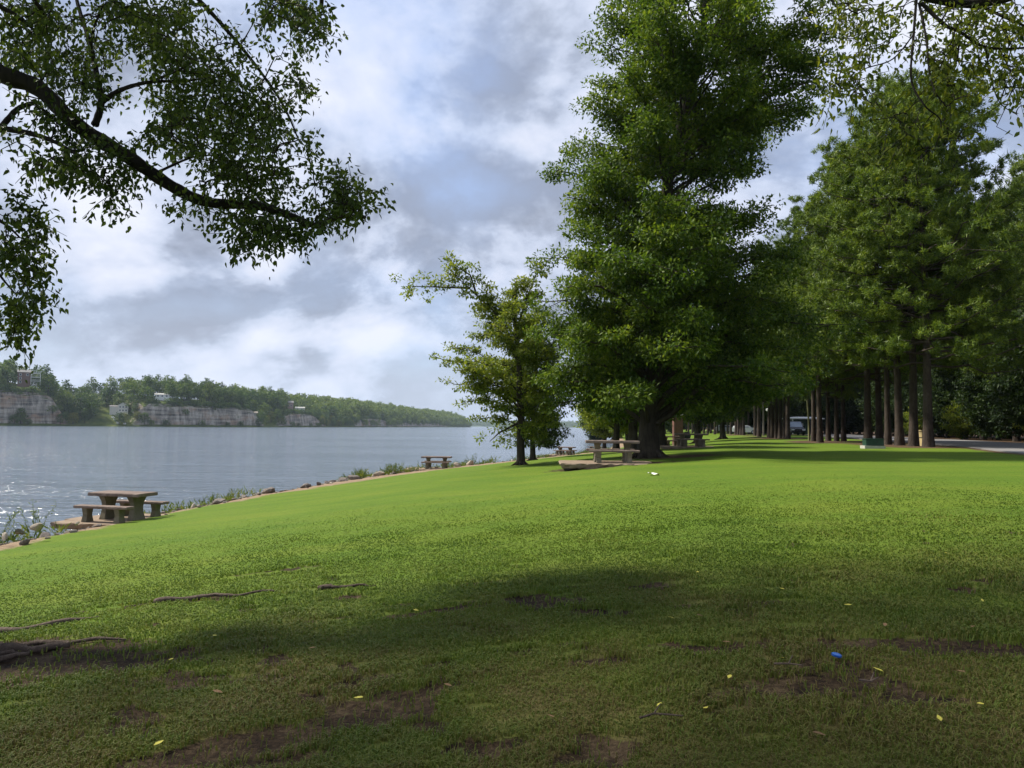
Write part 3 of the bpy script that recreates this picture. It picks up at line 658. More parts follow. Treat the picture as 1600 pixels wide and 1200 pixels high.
def in_polys(polys, per, dep, r, w=None):
    out_ = []
    for poly, n, (d0, d1) in zip(polys, per, dep):
        p_ = np.array(poly, float); lo, hi = p_.min(0), p_.max(0); got = 0
        while got < n:
            q = r.uniform(lo, hi, (n * 3, 2)); q = q[inpoly(q, poly)]
            q = q[(fbm2(q[:, 0] / 38, q[:, 1] / 38, 61, 3, 1.0) + r.normal(0, .12, len(q))) > -.12][:n - got]; got += len(q)
            for a in q: out_.append(at(a[0], a[1], r.uniform(d0, d1)))
    return out_
def off_frame(cen, rad3, n, r, margin=45, zmin=3.6, keep=None):
    P_ = np.zeros((0, 3))
    while len(P_) < n:
        d = unit(r.normal(size=(n * 2, 3))) * (r.random((n * 2, 1)) ** .38); q = cen + d * rad3
        (px), dd = proj(q); bad = (dd > .2) & (px[:, 0] > -margin) & (px[:, 0] < 1600 + margin) & (px[:, 1] > -margin) & (px[:, 1] < 1300)
        q = q[~bad & (q[:, 2] > zmin)]
        q = q[fbm2(q[:, 0], q[:, 1], 71, 3, .8) > -.62]
        P_ = np.vstack([P_, q])
    return P_[:n]
MAT['near_trunk'] = MAT['nearbark']
# left tree
r = np.random.default_rng(101); mb = MB(); g = Grow(mb)
A0 = np.array([TREE_A[0], TREE_A[1], g1(*TREE_A)])
g.limb([A0 + [0, 0, -.2], A0 + [.05, .0, 1.2], A0 + [-.1, .1, 3.0], A0 + [.1, .3, 5.0], A0 + [.5, .8, 7.5], A0 + [1.0, 1.2, 10.5], A0 + [1.4, 1.5, 12.5]], .42, .08, 14)
roots_flare(mb, A0, .42, r, 9, 1.3)
g.limb([A0 + [-.05, .1, 3.6], at(-110, 60, 7.0), at(0, 115, 7.1), at(60, 138, 7.2), at(120, 195, 7.25), at(200, 245, 7.3), at(270, 292, 7.4), at(325, 316, 7.5), at(405, 322, 7.6), at(460, 340, 7.65), at(495, 352, 7.7), at(530, 338, 7.8), at(572, 339, 7.9)], .098, .016, 10, 6)
g.limb([at(148, 196, 7.25), at(158, 160, 7.3), at(150, 110, 7.4), at(138, 60, 7.5), at(120, 0, 7.7), at(105, -80, 8.0)], .035, .014, 6)
g.limb([at(158, 160, 7.3), at(190, 140, 7.4), at(235, 128, 7.6), at(290, 126, 7.7), at(375, 116, 7.9)], .03, .007, 6)
g.limb([at(235, 128, 7.6), at(290, 104, 7.8), at(340, 70, 8.0)], .016, .006, 5)
g.limb([at(150, 112, 7.4), at(143, 60, 7.2), at(160, 10, 7.0)], .018, .008, 5)
g.limb([at(-40, 235, 7.0), at(0, 200, 7.0), at(28, 170, 7.1), at(56, 160, 7.2)], .03, .02, 6)
g.limb([A0 + [0, .1, 3.0], at(-90, 255, 6.7), at(-30, 220, 6.9), at(0, 202, 7.0), at(60, 212, 6.9), at(110, 235, 6.8), at(140, 262, 6.7)], .05, .008, 6)
g.limb([A0 + [0, .1, 2.8], at(-120, 300, 6.6), at(-60, 320, 6.8), at(0, 345, 7.0), at(30, 370, 7.0)], .04, .008, 6)
g.limb([at(-60, 320, 6.8), at(-30, 380, 6.9), at(0, 430, 6.9), at(25, 460, 7.0)], .02, .006, 5)
g.limb([at(245, 270, 7.35), at(300, 246, 7.5), at(340, 243, 7.6)], .016, .006, 5)
g.limb([at(320, 312, 7.5), at(322, 285, 7.6), at(350, 279, 7.7)], .014, .006, 5)
g.limb([at(-80, -30, 7.2), at(0, 10, 7.2), at(40, 35, 7.3), at(60, 55, 7.4)], .03, .012, 6)
g.limb([A0 + [.3, .6, 6.5], at(60, -120, 7.6), at(250, -60, 8.2), at(380, -15, 8.6), at(470, 10, 8.8), at(500, 60, 8.8)], .09, .012, 7)
g.limb([at(250, -60, 8.2), at(330, 20, 8.4), at(390, 90, 8.5), at(440, 160, 8.5), at(465, 215, 8.4)], .03, .008, 6)
polysA = [[(0, 0), (505, 0), (512, 65), (488, 75), (455, 60), (470, 130), (495, 130), (478, 185), (485, 215), (495, 265), (440, 250), (400, 245), (330, 250), (240, 215), (215, 190), (100, 130), (0, 85)],
          [(30, 140), (90, 170), (205, 250), (205, 275), (190, 305), (165, 312), (130, 280), (95, 258), (55, 265), (60, 260), (20, 250)],
          [(275, 310), (330, 315), (460, 340), (500, 362), (470, 368), (400, 362), (340, 345), (290, 325)],
          [(330, 240), (500, 275), (560, 290), (575, 325), (500, 345), (440, 325), (340, 310)],
          [(0, 305), (30, 320), (70, 350), (62, 372), (30, 395), (0, 400)], [(20, 385), (60, 405), (68, 440), (55, 458), (25, 430)], [(0, 480), (35, 480), (42, 520), (20, 535), (12, 500)],
          [(380, 378), (415, 378), (410, 388), (385, 388)], [(20, 445), (62, 470), (45, 480), (28, 462)]]
Cs = in_polys(polysA, [470, 70, 58, 98, 32, 13, 16, 5, 5], [(6.7, 9.2), (6.4, 7.6), (7.0, 8.2), (7.1, 8.4), (6.6, 7.3), (6.8, 7.2), (6.8, 7.2), (7.4, 7.8), (6.9, 7.0)], r)
V1, F1 = spray(Cs, g, r, 24, .066, .035, .30)
F1 = F1
offc = off_frame(np.array([-4.8, 3.2, 10.0]), np.array([8.6, 7.0, 4.2]), 1300, r)
for q in offc[::9]: g.twig(q, r, .012)
V2, F2 = leaves(offc, r.uniform(.35, .75, len(offc)), 46, .125, .07, r, .5, droop=.4)
# drop the leaves of that part that would stray into the view
nearA = empty('near_tree', A0, 'nearest tree on the left whose dark limb of pointed leaves crosses the upper left', 'tree')
def local(o, base):
    o.location = tuple(-np.array(base)); return o
local(mb.build('trunk', MAT['nearbark'], nearA, True), A0)
local(mesh_np('crown', np.vstack([V1, V2]), [F1[0], F1[1], F2 + len(V1)], MAT['near'], nearA), A0)
# surface roots of that tree
mb = MB()
for pts, r0_ in [([(-5.2, 6.75), (-4.8, 6.55), (-4.3, 6.45), (-3.85, 6.3), (-3.5, 6.28)], .085), ([(-5.3, 6.5), (-4.9, 6.2), (-4.4, 6.22), (-4.0, 6.08), (-3.75, 6.12)], .06), ([(-5.6, 7.1), (-5.0, 7.3), (-4.5, 7.25), (-3.9, 7.5)], .055),
                 ([(-5.3, 6.3), (-5.0, 5.8), (-4.5, 5.65)], .06), ([(-4.3, 6.45), (-3.95, 6.5), (-3.6, 6.42), (-3.1, 6.4)], .035), ([(-3.6, 7.95), (-3.2, 8.0), (-2.75, 8.0), (-2.35, 8.05)], .03), ([(-1.95, 7.98), (-1.6, 8.0), (-1.35, 7.95)], .025), ([(-4.8, 6.2), (-4.5, 6.05), (-4.1, 6.25), (-3.8, 6.2)], .045)]:
    p_ = np.array(pts); n_ = len(pts) * 5; u = np.linspace(0, len(pts) - 1, n_)
    X = np.interp(u, np.arange(len(pts)), p_[:, 0]) + r.normal(0, .012, n_); Y = np.interp(u, np.arange(len(pts)), p_[:, 1]) + r.normal(0, .012, n_)
    rad = np.linspace(r0_, r0_ * .25, n_) * (1 + .15 * np.sin(np.arange(n_) * 1.3)); Z = gz(X, Y) + rad * .15 + .01 * np.sin(np.arange(n_) * .9)
    mb.tube(np.c_[X, Y, Z], rad, 7)
MAT['rootbark'] = bark_mat('root_bark', (.05, .035, .028), (.17, .13, .105), 18, .8)
local(mb.build('root', MAT['rootbark'], nearA, True), A0)

# right tree
r = np.random.default_rng(202); mb = MB(); g = Grow(mb)
B0 = np.array([8.2, 6.0, g1(8.2, 6.0)])
g.limb([B0 + [0, 0, -.2], B0 + [0, 0, 2.5], B0 + [-.2, .1, 5.0], B0 + [-.4, .2, 8.0], B0 + [-.3, .2, 11.0]], .36, .08, 12)
roots_flare(mb, B0, .36, r, 8, 1.2)
g.limb([B0 + [-.1, 0, 4.3], at(1760, -40, 6.8), at(1640, -25, 7.0), at(1530, 5, 7.1), at(1440, -5, 7.2), at(1360, -30, 7.3)], .08, .02, 8)
g.limb([at(1432, -4, 7.2), at(1427, 60, 7.1), at(1424, 125, 7.0), at(1445, 165, 6.9), at(1470, 190, 6.9), at(1460, 235, 6.9)], .014, .004, 5)
g.limb([at(1436, 5, 7.2), at(1447, 60, 7.0), at(1452, 110, 6.9), at(1462, 145, 6.8), at(1480, 168, 6.8)], .013, .004, 5)
g.limb([at(1440, 5, 7.2), at(1475, 38, 7.1), at(1500, 50, 7.1), at(1535, 72, 7.1), at(1580, 76, 7.0), at(1640, 70, 7.0)], .02, .009, 6)
g.limb([at(1500, 50, 7.1), at(1495, 95, 7.1), at(1480, 120, 7.1), at(1490, 160, 7.0)], .009, .004, 5)
g.limb([at(1510, 0, 7.1), at(1550, 18, 7.3), at(1600, 40, 7.4), at(1660, 60, 7.4)], .016, .01, 6)
g.limb([at(1430, 50, 7.1), at(1395, 92, 7.2), at(1350, 108, 7.3), at(1325, 128, 7.4), at(1310, 150, 7.4)], .008, .003, 5)
g.limb([at(1360, -30, 7.3), at(1330, 5, 7.4), at(1290, 25, 7.5)], .01, .004, 5)
g.limb([at(1540, 72, 7.1), at(1548, 120, 7.0), at(1562, 160, 7.0), at(1590, 180, 7.0)], .007, .003, 5)
polysB = [[(1285, 0), (1600, 0), (1600, 70), (1540, 60), (1470, 40), (1420, 30), (1330, 35), (1290, 45)], [(1305, 80), (1420, 60), (1480, 100), (1425, 120), (1380, 150), (1320, 150), (1280, 165), (1300, 120)],
          [(1430, 70), (1580, 60), (1600, 110), (1540, 110), (1470, 130), (1430, 130)], [(1385, 130), (1500, 125), (1500, 180), (1470, 205), (1395, 185)], [(1405, 185), (1475, 195), (1475, 220), (1430, 250), (1408, 240)], [(1540, 100), (1600, 110), (1600, 190), (1570, 175)]]
Cs = in_polys(polysB, [72, 42, 42, 26, 20, 12], [(6.8, 8.2), (6.9, 7.6), (6.8, 7.8), (6.7, 7.3), (6.7, 7.1), (6.8, 7.3)], r)
V1, F1 = spray(Cs, g, r, 17, .072, .032, .30)
offc = off_frame(np.array([8.6, 6.2, 9.6]), np.array([5.6, 6.0, 4.2]), 760, r, 60)
for q in offc[::8]: g.twig(q, r, .012)
V2, F2 = leaves(offc, r.uniform(.35, .7, len(offc)), 40, .125, .07, r, .5, droop=.4)
nearB = empty('near_tree', B0, 'near tree whose thin yellow-green leafy twigs hang in front of the pines', 'tree')
local(mb.build('trunk', MAT['nearbark'], nearB, True), B0)
local(mesh_np('crown', np.vstack([V1, V2]), [F1[0], F1[1], F2 + len(V1)], MAT['yellow'], nearB), B0)

# ------------------------------------------------------------------ far shore
FS = np.array([(-2600, -900), (-1400, 100), (-760, 400), (-516, 480), (-409, 520), (-371, 560), (-353, 610), (-302, 640), (-238, 720), (-223, 900), (-198, 1200), (-154, 1550), (-97, 1950), (-120, 2120), (-330, 2400), (-900, 2700)], float)
fd = np.diff(FS, axis=0); fl = np.hypot(fd[:, 0], fd[:, 1]); fc = np.r_[0, np.cumsum(fl)]
us = np.arange(fc[2], fc[-1], 5.0)
fx = np.interp(us, fc, FS[:, 0]); fy = np.interp(us, fc, FS[:, 1])
ker = np.ones(9) / 9
def smooth(a, n=1):
    for _ in range(n): a = np.convolve(np.pad(a, 4, 'edge'), ker, 'valid')
    return a
fx, fy = smooth(fx, 3), smooth(fy, 3)
fx += 3.0 * fbm2(us, us * 0, 4, 4, .06); tx, ty = np.gradient(fx), np.gradient(fy); ln = np.hypot(tx, ty); nx, ny = -ty / ln, tx / ln
nx, ny = smooth(nx, 8), smooth(ny, 8); ln = np.hypot(nx, ny); nx /= ln; ny /= ln
pxu = np.where(fy > 50, 800 + F * fx / np.maximum(fy, 50), -2000)
pxu = np.where(us > fc[12], 900 + us * 0, pxu)
def bump_(p, a, b, s=5): return 1 / (1 + np.exp(-(p - a) / s)) / (1 + np.exp((p - b) / s))
cliff = np.clip(bump_(pxu, -260, 99, 5) + bump_(pxu, 222, 412, 4) + .8 * bump_(pxu, 448, 506, 5) + .6 * bump_(pxu, 565, 612, 4) + .4 * bump_(pxu, 630, 700, 5), 0, 1)
hsc = 1.14 * np.interp(pxu, [-2000, -100, 60, 110, 140, 205, 228, 300, 400, 450, 620, 700, 745, 900], [1.35, 1.38, 1.25, 1.05, .74, .70, .93, .95, .86, .90, 1.0, .84, .82, .82])
vs = np.array([-25, -8, 0, 2, 3.0, 3.4, 3.7, 4, 4.3, 4.6, 5.0, 5.3, 5.7, 6.1, 6.6, 7.4, 9, 12, 16, 21, 27, 34, 42, 52, 65, 80, 110, 160, 240, 380], float)
zc = np.interp(vs, [-25, -8, 0, 3, 4, 5, 5.7, 6.6, 7.4, 12, 21, 42, 80, 160, 380], [-7, -4, -1.5, .2, 7, 12, 14.5, 16, 16.8, 18, 20, 22.5, 25, 28, 30])
zn = np.interp(vs, [-25, -8, 0, 3, 9, 16, 27, 42, 65, 110, 160, 380], [-7, -4, -1.5, -.6, 2, 5, 10, 16, 22, 26, 28, 30])
Zh = (cliff[:, None] * zc[None] + (1 - cliff[:, None]) * zn[None]); Zh = np.where(Zh > 0, Zh * hsc[:, None], Zh)
VV = vs[None] + cliff[:, None] * ((vs > 2) & (vs < 9))[None] * (1.0 * fbm2(us[:, None] + 0 * vs[None], Zh * 1.5, 6, 5, .3, .7) * 1.5)
HX = fx[:, None] + nx[:, None] * VV; HY = fy[:, None] + ny[:, None] * VV
Zh = Zh + .8 * fbm2(HX, HY, 14, 3, .06) * (vs > 8)[None]
k = len(vs); ii, jj = np.meshgrid(np.arange(len(us) - 1), np.arange(k - 1), indexing='ij'); ii, jj = ii.ravel(), jj.ravel()
m, t, out = new_mat('bluff'); tcn = N(t, 'ShaderNodeTexCoord'); geo = N(t, 'ShaderNodeNewGeometry'); P = tcn.outputs['Object']
sz = N(t, 'ShaderNodeSeparateXYZ'); L(t, geo.outputs['True Normal'], sz.inputs[0])
strata = noise(t, mapping(t, P, (.05, .05, 1.0)), .45, 5, .7, .3); stain = noise(t, mapping(t, P, (.25, .25, .05)), 1.0, 5, .7); rust = noise(t, mapping(t, P, (.06, .06, .12)), 1.0, 4, .6)
rock = mixc(t, .5, ramp(t, strata, [(.40, (.03, .028, .026)), (.47, (.22, .195, .165)), (.62, (.44, .39, .31))]), ramp(t, stain, [(.40, (.05, .045, .04)), (.5, (.25, .225, .195)), (.62, (.50, .46, .39))]))
rock = mixc(t, ramp(t, rust, [(.5, 0.0), (.68, .6)]), rock, (.34, .19, .10))
grs = ramp(t, noise(t, P, .12, 5, .6), [(.35, (.035, .06, .014)), (.6, (.09, .11, .025)), (.75, (.16, .14, .06))])
veg = noise(t, P, .16, 5, .7)
fc_ = math_n(t, 'ADD', sz.outputs[2], math_n(t, 'MULTIPLY', math_n(t, 'SUBTRACT', veg, .5), .9))
c = mixc(t, ramp(t, fc_, [(.50, 0.0), (.62, 1.0)]), rock, grs)
p = principled(t, c, .95, .1, strata, .6, 1.0); L(t, p.outputs[0], out.inputs[0]); MAT['bluff'] = m
bl = mesh_np('hills', np.c_[HX.ravel(), HY.ravel(), Zh.ravel()], np.c_[ii * k + jj, (ii + 1) * k + jj, (ii + 1) * k + jj + 1, ii * k + jj + 1], m, smooth=False); tag(bl, kind='structure')
def hill_at(iu, v):
    return np.array([fx[iu] + nx[iu] * v, fy[iu] + ny[iu] * v, float(np.interp(v, vs, Zh[iu]))])

# distant ridge closing the river
m2, t, out = new_mat('ridge_ground'); tcn = N(t, 'ShaderNodeTexCoord')
p = principled(t, ramp(t, noise(t, tcn.outputs['Object'], .02, 5, .6), [(.3, (.03, .05, .014)), (.7, (.07, .10, .025))]), .95, .1); L(t, p.outputs[0], out.inputs[0])
ux = np.linspace(-900, 1500, 120); prof = np.array([-60, 0, 40, 120, 260, 600]); pz = np.array([-6, -1.5, 6, 16, 24, 26.])
RX = ux[:, None] + 0 * prof[None]; RY = 4000 - .25 * ux[:, None] + prof[None]; RZ = pz[None] * (.85 + .3 * fbm2(RX, RY, 2, 3, .004)) 
kk = len(prof); ii, jj = np.meshgrid(np.arange(119), np.arange(kk - 1), indexing='ij'); ii, jj = ii.ravel(), jj.ravel()
rid = mesh_np('hills', np.c_[RX.ravel(), RY.ravel(), RZ.ravel()], np.c_[ii * kk + jj, (ii + 1) * kk + jj, (ii + 1) * kk + jj + 1, ii * kk + jj + 1], m2, smooth=True); tag(rid, kind='structure')

# far trees: variants
def far_tree(seed, H, R, ncl, nl, Lf, tall=1.0):
    r = np.random.default_rng(seed); mb = MB(); mb.tube([[0, 0, -2], [0, 0, H * .4], [.2, 0, H * .75]], [.3, .22, .1], 5)
    C = []
    for i in range(ncl):
        f = (i + .5) / ncl; az = i * 2.4; rr_ = R * np.interp(f, [0, .3, .7, 1], [.7, .95, .75, .1]) * r.uniform(.5, 1)
        C.append([math.cos(az) * rr_, math.sin(az) * rr_, H * (.22 + .70 * f) * r.uniform(.94, 1.06)])
    C = np.array(C); V, Fq = leaves(C, np.full(len(C), R * .42) * r.uniform(.7, 1.2, len(C)), nl, Lf, Lf * .75, r, .75)
    TV = np.vstack(mb.v); return TV, np.vstack(mb.q), V, Fq
FV = [far_tree(81, 14, 5.2, 18, 34, 1.15), far_tree(82, 15.5, 4.8, 18, 34, 1.15), far_tree(83, 12, 5.6, 18, 34, 1.15), far_tree(84, 17, 4.2, 20, 30, 1.1), far_tree(85, 5.0, 3.6, 9, 34, .8)]
LOWV = [far_tree(91, 14, 5.4, 12, 13, 2.2), far_tree(92, 15.5, 5.0, 12, 13, 2.2), far_tree(93, 12.5, 5.6, 12, 13, 2.2)]
def far_mesh(name, v, lm):
    TV, TQ, V, Fq = v
    o = mesh_np(name, np.vstack([TV, V]), np.vstack([TQ, Fq + len(TV)]), mats=[MAT['bark'], MAT[lm]], midx=np.r_[np.zeros(len(TQ)), np.ones(len(Fq))]); return o
HOUSES = [(39, 24, 26, 11), (187, 26, 14, 14), (250, 22, 13, 15), (457, 30, 8, 7), (476, 30, 8, 7), (395, 14, 6, 8), (168, 34, 10, 10)]   # px, v, half width px, clearance
r = np.random.default_rng(303); cand = []
for v, st, lo in [(5, 8, 0), (11, 8.5, 0), (19, 8, 1), (28, 8, 1), (40, 8.5, 1), (54, 9, 1), (72, 10, 1), (95, 12, 1)]:
    for u in np.arange(us[0] + 200, fc[14], st):
        iu = int(np.clip((u + r.normal(0, 2.5) - us[0]) / 5, 0, len(us) - 1)); vv = v + r.normal(0, 2.2)
        if cliff[iu] > .4 and vv < 10.5:
            if 22 < pxu[iu] < 46 or 96 < pxu[iu] < 106 or 216 < pxu[iu] < 232 or 402 < pxu[iu] < 420: vv = r.uniform(1, 3)
            elif r.random() < .3: vv = 1.5
            else: continue
        elif 0.03 < cliff[iu] <= .4 and vv < 10.5: vv = r.uniform(3, 10)
        if vv < 1: continue
        P_ = hill_at(iu, vv); (pp,), (dd,) = proj(P_)
        if P_[1] < 200 or pp[0] < -120: continue
        bad = False
        for hp, hv, hw, cl in HOUSES:
            if abs(pp[0] - hp) < hw * .75 + 5 and (8 if hp == 187 else 3) < vv < hv + 9: bad = True
        if bad: continue
        cand.append((P_, pp[0], dd, vv, iu))
cand.sort(key=lambda c: c[2] * (1.0 if -15 < c[1] < 760 else 3) * (1 + c[3] / 200))
eb = []
for u in np.arange(us[0] + 200, fc[14], 2.6):
    iu = int(np.clip((u - us[0]) / 5, 0, len(us) - 1))
    if cliff[iu] < .25: continue
    P_ = hill_at(iu, r.choice([6.4, 7.4, 8.6, 9.8, 4.6], p=[.2, .3, .25, .17, .08]) + r.normal(0, .3)); (pp,), (dd,) = proj(P_)
    if P_[1] > 200 and -25 < pp[0] < 760 and r.random() < .8: eb.append((P_, pp[0]))
FO = {}; big_far = cand[:286]; rest = cand[286:]
for n_, (P_, px, dd, vv, iu) in enumerate(big_far):
    low = vv < 14
    if cliff[iu] > .4 and vv < 16 and (vv == 1.5 or (vv > 10 and r.random() < .5)): kind, lm, lb, gp, nm = 4, 'far', 'low green bush along the top edge of the far cliff', 'bushes on the edge of the far cliff', 'cliff_bush'
    elif low and r.random() < (.55 if 130 < px < 228 else .25): kind, lm, lb, gp, nm = int(r.integers(3)), 'far_yellow', 'yellowish-green tree at the foot of the far bluff by the waterline', 'yellowish trees at the far waterline', 'waterside_tree'
    else: kind, lm, lb, gp, nm = int(r.integers(4)), 'far', 'dark green round-topped tree on the wooded bluff across the river', 'trees on the bluff across the river', 'bluff_tree'
    zn_ = 'left of the brick house' if px < 25 else 'between the brick house and the gabled house' if px < 170 else 'around the gabled and low white houses' if px < 300 else 'above the long pale cliff' if px < 420 else 'around the pinkish house' if px < 520 else 'on the farther bluff right of the houses'
    lb = lb.replace('on the wooded bluff across the river', 'across the river, ' + zn_).replace('along the top edge of the far cliff', 'on the far cliff ' + zn_).replace('at the foot of the far bluff by the waterline', 'at the far waterline ' + zn_)
    key = (kind, lm); sc = r.uniform(.9, 1.35) * (.62 if low and kind != 4 else 1) * (.8 if kind == 4 and vv < 3 else 1); loc = tuple(P_ - np.array([0, 0, .3]))
    if key not in FO: o = far_mesh(nm, FV[kind], lm); FO[key] = o
    else: o = FO[key].copy(); o.name = nm; COL.objects.link(o)
    o.location = loc; o.rotation_euler = (0, 0, r.uniform(0, 6.28)); o.scale = (sc * r.uniform(.9, 1.15),) * 2 + (sc,)
    tag(o, lb, 'bush' if kind == 4 and nm == 'cliff_bush' else 'tree', gp)
for q_, (P_, px) in enumerate(eb[:250]):
    key = (4, 'far'); o = FO.get(key)
    if o is None: o = far_mesh('cliff_bush', FV[4], 'far'); FO[key] = o
    else: o = o.copy(); o.name = 'cliff_bush'; COL.objects.link(o)
    sc = r.uniform(.5, 1.15); o.location = tuple(P_ - np.array([0, 0, 1.2 * sc])); o.rotation_euler = (0, 0, r.uniform(0, 6.28)); o.scale = (sc * 1.2, sc * 1.2, sc)
    tag(o, 'bush on the far cliff rim ' + ('at the left edge' if px < 110 else 'right of the pale houses' if px < 415 else 'below the pinkish house' if px < 520 else 'on the farther bluff'), 'bush', 'bushes on the edge of the far cliff')
VS, QS = [], []; nn = 0
def add_low(P_, sc, az, v):
    global nn
    TV, TQ, V, Fq = v; c_, s_ = math.cos(az), math.sin(az)
    X = np.c_[V[:, 0] * c_ - V[:, 1] * s_, V[:, 0] * s_ + V[:, 1] * c_, V[:, 2]] * sc + P_
    VS.append(X); QS.append(Fq + nn); nn += len(X)
for P_, px, dd, vv, iu in rest: add_low(P_, r.uniform(.9, 1.35) * (.62 if vv < 14 else 1), r.uniform(0, 6.28), LOWV[int(r.integers(3))])
for _ in range(620):
    x = r.uniform(-300, 800); v = r.choice([20, 60, 110, 180]) + r.normal(0, 10); add_low(np.array([x, 4000 - .25 * x + v, float(np.interp(v, prof, pz)) * .85]), r.uniform(.9, 1.3), r.uniform(0, 6.28), LOWV[int(r.integers(3))])
tag(mesh_np('forest', np.vstack(VS), np.vstack(QS), MAT['far']), 'distant wooded bluffs running away along the far side of the river', 'forest', kind='stuff')

# houses on the far bluff
for n_, c_ in {'white': (.72, .72, .70), 'paleroof': (.40, .39, .36), 'cream': (.55, .54, .48), 'roofgrey': (.20, .19, .18), 'brick': (.17, .105, .085), 'glass': (.05, .06, .08), 'tan': (.42, .36, .28), 'rooftan': (.30, .26, .21), 'pink': (.40, .27, .24)}.items():
    MAT[n_] = plain(n_, c_, .25 if n_ == 'glass' else .8, .5 if n_ == 'glass' else .2, .12, 2.0)
def gable(w, d, h, rh, ov=.5, along='x'):
    a, b = w / 2 + ov, d / 2 + ov; mb = MB(); th = .18
    if along == 'x': V = [[-a, -b, h], [a, -b, h], [a, 0, h + rh], [-a, 0, h + rh], [a, b, h], [-a, b, h]]; Qd = [[0, 1, 2, 3], [3, 2, 4, 5]]; T_ = None
    else: V = [[-a, -b, h], [-a, b, h], [0, b, h + rh], [0, -b, h + rh], [a, b, h], [a, -b, h]]; Qd = [[0, 3, 2, 1], [3, 5, 4, 2]]; T_ = None
    V = np.array(V, float); lowr = V - [0, 0, th]; nv = len(V)
    mb.add(np.vstack([V, lowr]), Qd + [[q + nv for q in f[::-1]] for f in Qd] + [[0, 1, 1 + nv, nv], [5, 4, 4 + nv, 5 + nv]], T_); return mb
def house(name, px, v, w, d, h, rh, wall, roof, label, wins, along='x', rz=0.0, chimney=None, dz=0.0, wings=(), hs_=.95):
    iu = int(np.argmin(np.abs(pxu - px) + (us > fc[12]) * 1e4)); 
    for _ in range(4):
        P_ = hill_at(iu, v); (pp,), _d = proj(P_); iu = int(np.clip(iu + round((px - pp[0]) * P_[1] / F / 5), 0, len(us) - 1))
    P_ = hill_at(iu, v); P_[2] += dz
    # face the river and the viewer
    P_[2] += 1.5; e_ = empty(name, P_, label, 'house', None, math.atan2(-P_[0], P_[1]) + rz); e_.scale = (hs_,) * 3
    mb = MB(); mb.box((0, 0, h / 2 - 2), (w, d, h + 4)); 
    if rh > 0:
        if along == 'y': mb.add([[-w / 2, -d / 2 + .01, h - .1], [w / 2, -d / 2 + .01, h - .1], [0, -d / 2 + .01, h + rh - .25]], None, [[0, 1, 2]])
        else:
            for s_ in (-1, 1): mb.add([[s_ * w / 2, -d / 2, h - .1], [s_ * w / 2, d / 2, h - .1], [s_ * w / 2, 0, h + rh - .25]], None, [[0, 1, 2]])
    for (wx_, wy_, ww, wd, wh) in wings: mb.box((wx_, wy_, wh / 2 - 1.5), (ww, wd, wh + 3))
    mb.build('wall', MAT[wall], e_)
    rf = gable(w, d, h, rh, .5, along).build('roof', MAT[roof], e_)
    for (wx_, wy_, ww, wd, wh) in wings:
        g_ = gable(ww, wd, wh, 1.1, .35, 'x').build('roof', MAT[roof], e_); g_.location = (wx_, wy_, 0)
    if chimney: MB().box((chimney[0], chimney[1], h + rh * .6 + .6), (1.0, .8, 2.0)).build('chimney', MAT[wall], rf)
    for (x, z, ww, wh) in wins:
        f = MB().box((x, -d / 2 - .04, z), (ww + .3, .10, wh + .3)).build('window', MAT['white'], e_)
        MB().box((x, -d / 2 - .10, z), (ww, .06, wh)).build('pane', MAT['glass'], f)
    return e_
b_ = house('brick_house', 34, 24, 9, 9, 10, 2.2, 'brick', 'roofgrey', 'tall brick house with white balconies at the left end of the far bluff', [(-2.6, 2, 1.3, 1.6), (-2.6, 5, 1.3, 1.6), (-2.6, 8, 1.3, 1.6), (2.4, 8, 1.4, 1.6)], 'x')
for z in (3.0, 6.2, 9.2):
    bb = MB().box((8, -2.8, z), (7, 5, .25)).box((8, -5.2, z + 1.0), (7, .1, .12)).box((11.4, -2.8, z + 1.0), (.1, 5, .12))
    for x in np.arange(4.8, 11.5, .9): bb.box((x, -5.2, z + .5), (.08, .08, 1.0))
    bb.build('balcony', MAT['white'], b_)
mbp = MB()
for x in (4.8, 11.3): mbp.box((x, -5.1, 4.6), (.3, .3, 9.2))
mbp.build('post', MAT['white'], b_)
house('gabled_house', 188, 26, 8, 9, 6.6, 2.6, 'cream', 'roofgrey', 'pale two-storey house with a front gable above the far waterline trees', [(-2.4, 1.8, 1, 1.5), (0, 1.8, 1, 1.5), (2.4, 1.8, 1, 1.5), (-2.4, 4.8, 1, 1.4), (0, 4.8, 1, 1.4), (2.4, 4.8, 1, 1.4)], 'y', -.05, wings=[(-7.2, 1.5, 7, 7, 5.2)])
house('ranch_house', 249, 22, 12, 8, 3.0, 1.5, 'white', 'paleroof', 'low white pale-roofed house standing on top of the long far cliff', [(-3.6, 1.7, 1.4, 1.2), (0, 1.7, 1.4, 1.2), (3.6, 1.7, 1.4, 1.2)], 'x', 0, (-5, 0))
house('pink_house', 457, 30, 11, 8, 5.0, 2.4, 'pink', 'roofgrey', 'small pinkish house among the trees of the far bluff', [(-3, 1.6, 1.3, 1.4), (0, 1.6, 1.3, 1.4), (3, 1.6, 1.3, 1.4)], 'x')
house('white_house', 476, 28, 11, 8, 3.6, 1.5, 'white', 'paleroof', 'small white house right of the pinkish house on the far bluff', [(-3, 1.7, 1.3, 1.3), (2, 1.7, 1.6, 1.3)], 'x')
house('tan_house', 397, 14, 9, 7, 3.0, 1.5, 'tan', 'rooftan', 'small tan roofed house at the right end of the far cliff top', [(-2, 1.6, 1.3, 1.2), (2, 1.6, 1.3, 1.2)], 'x')
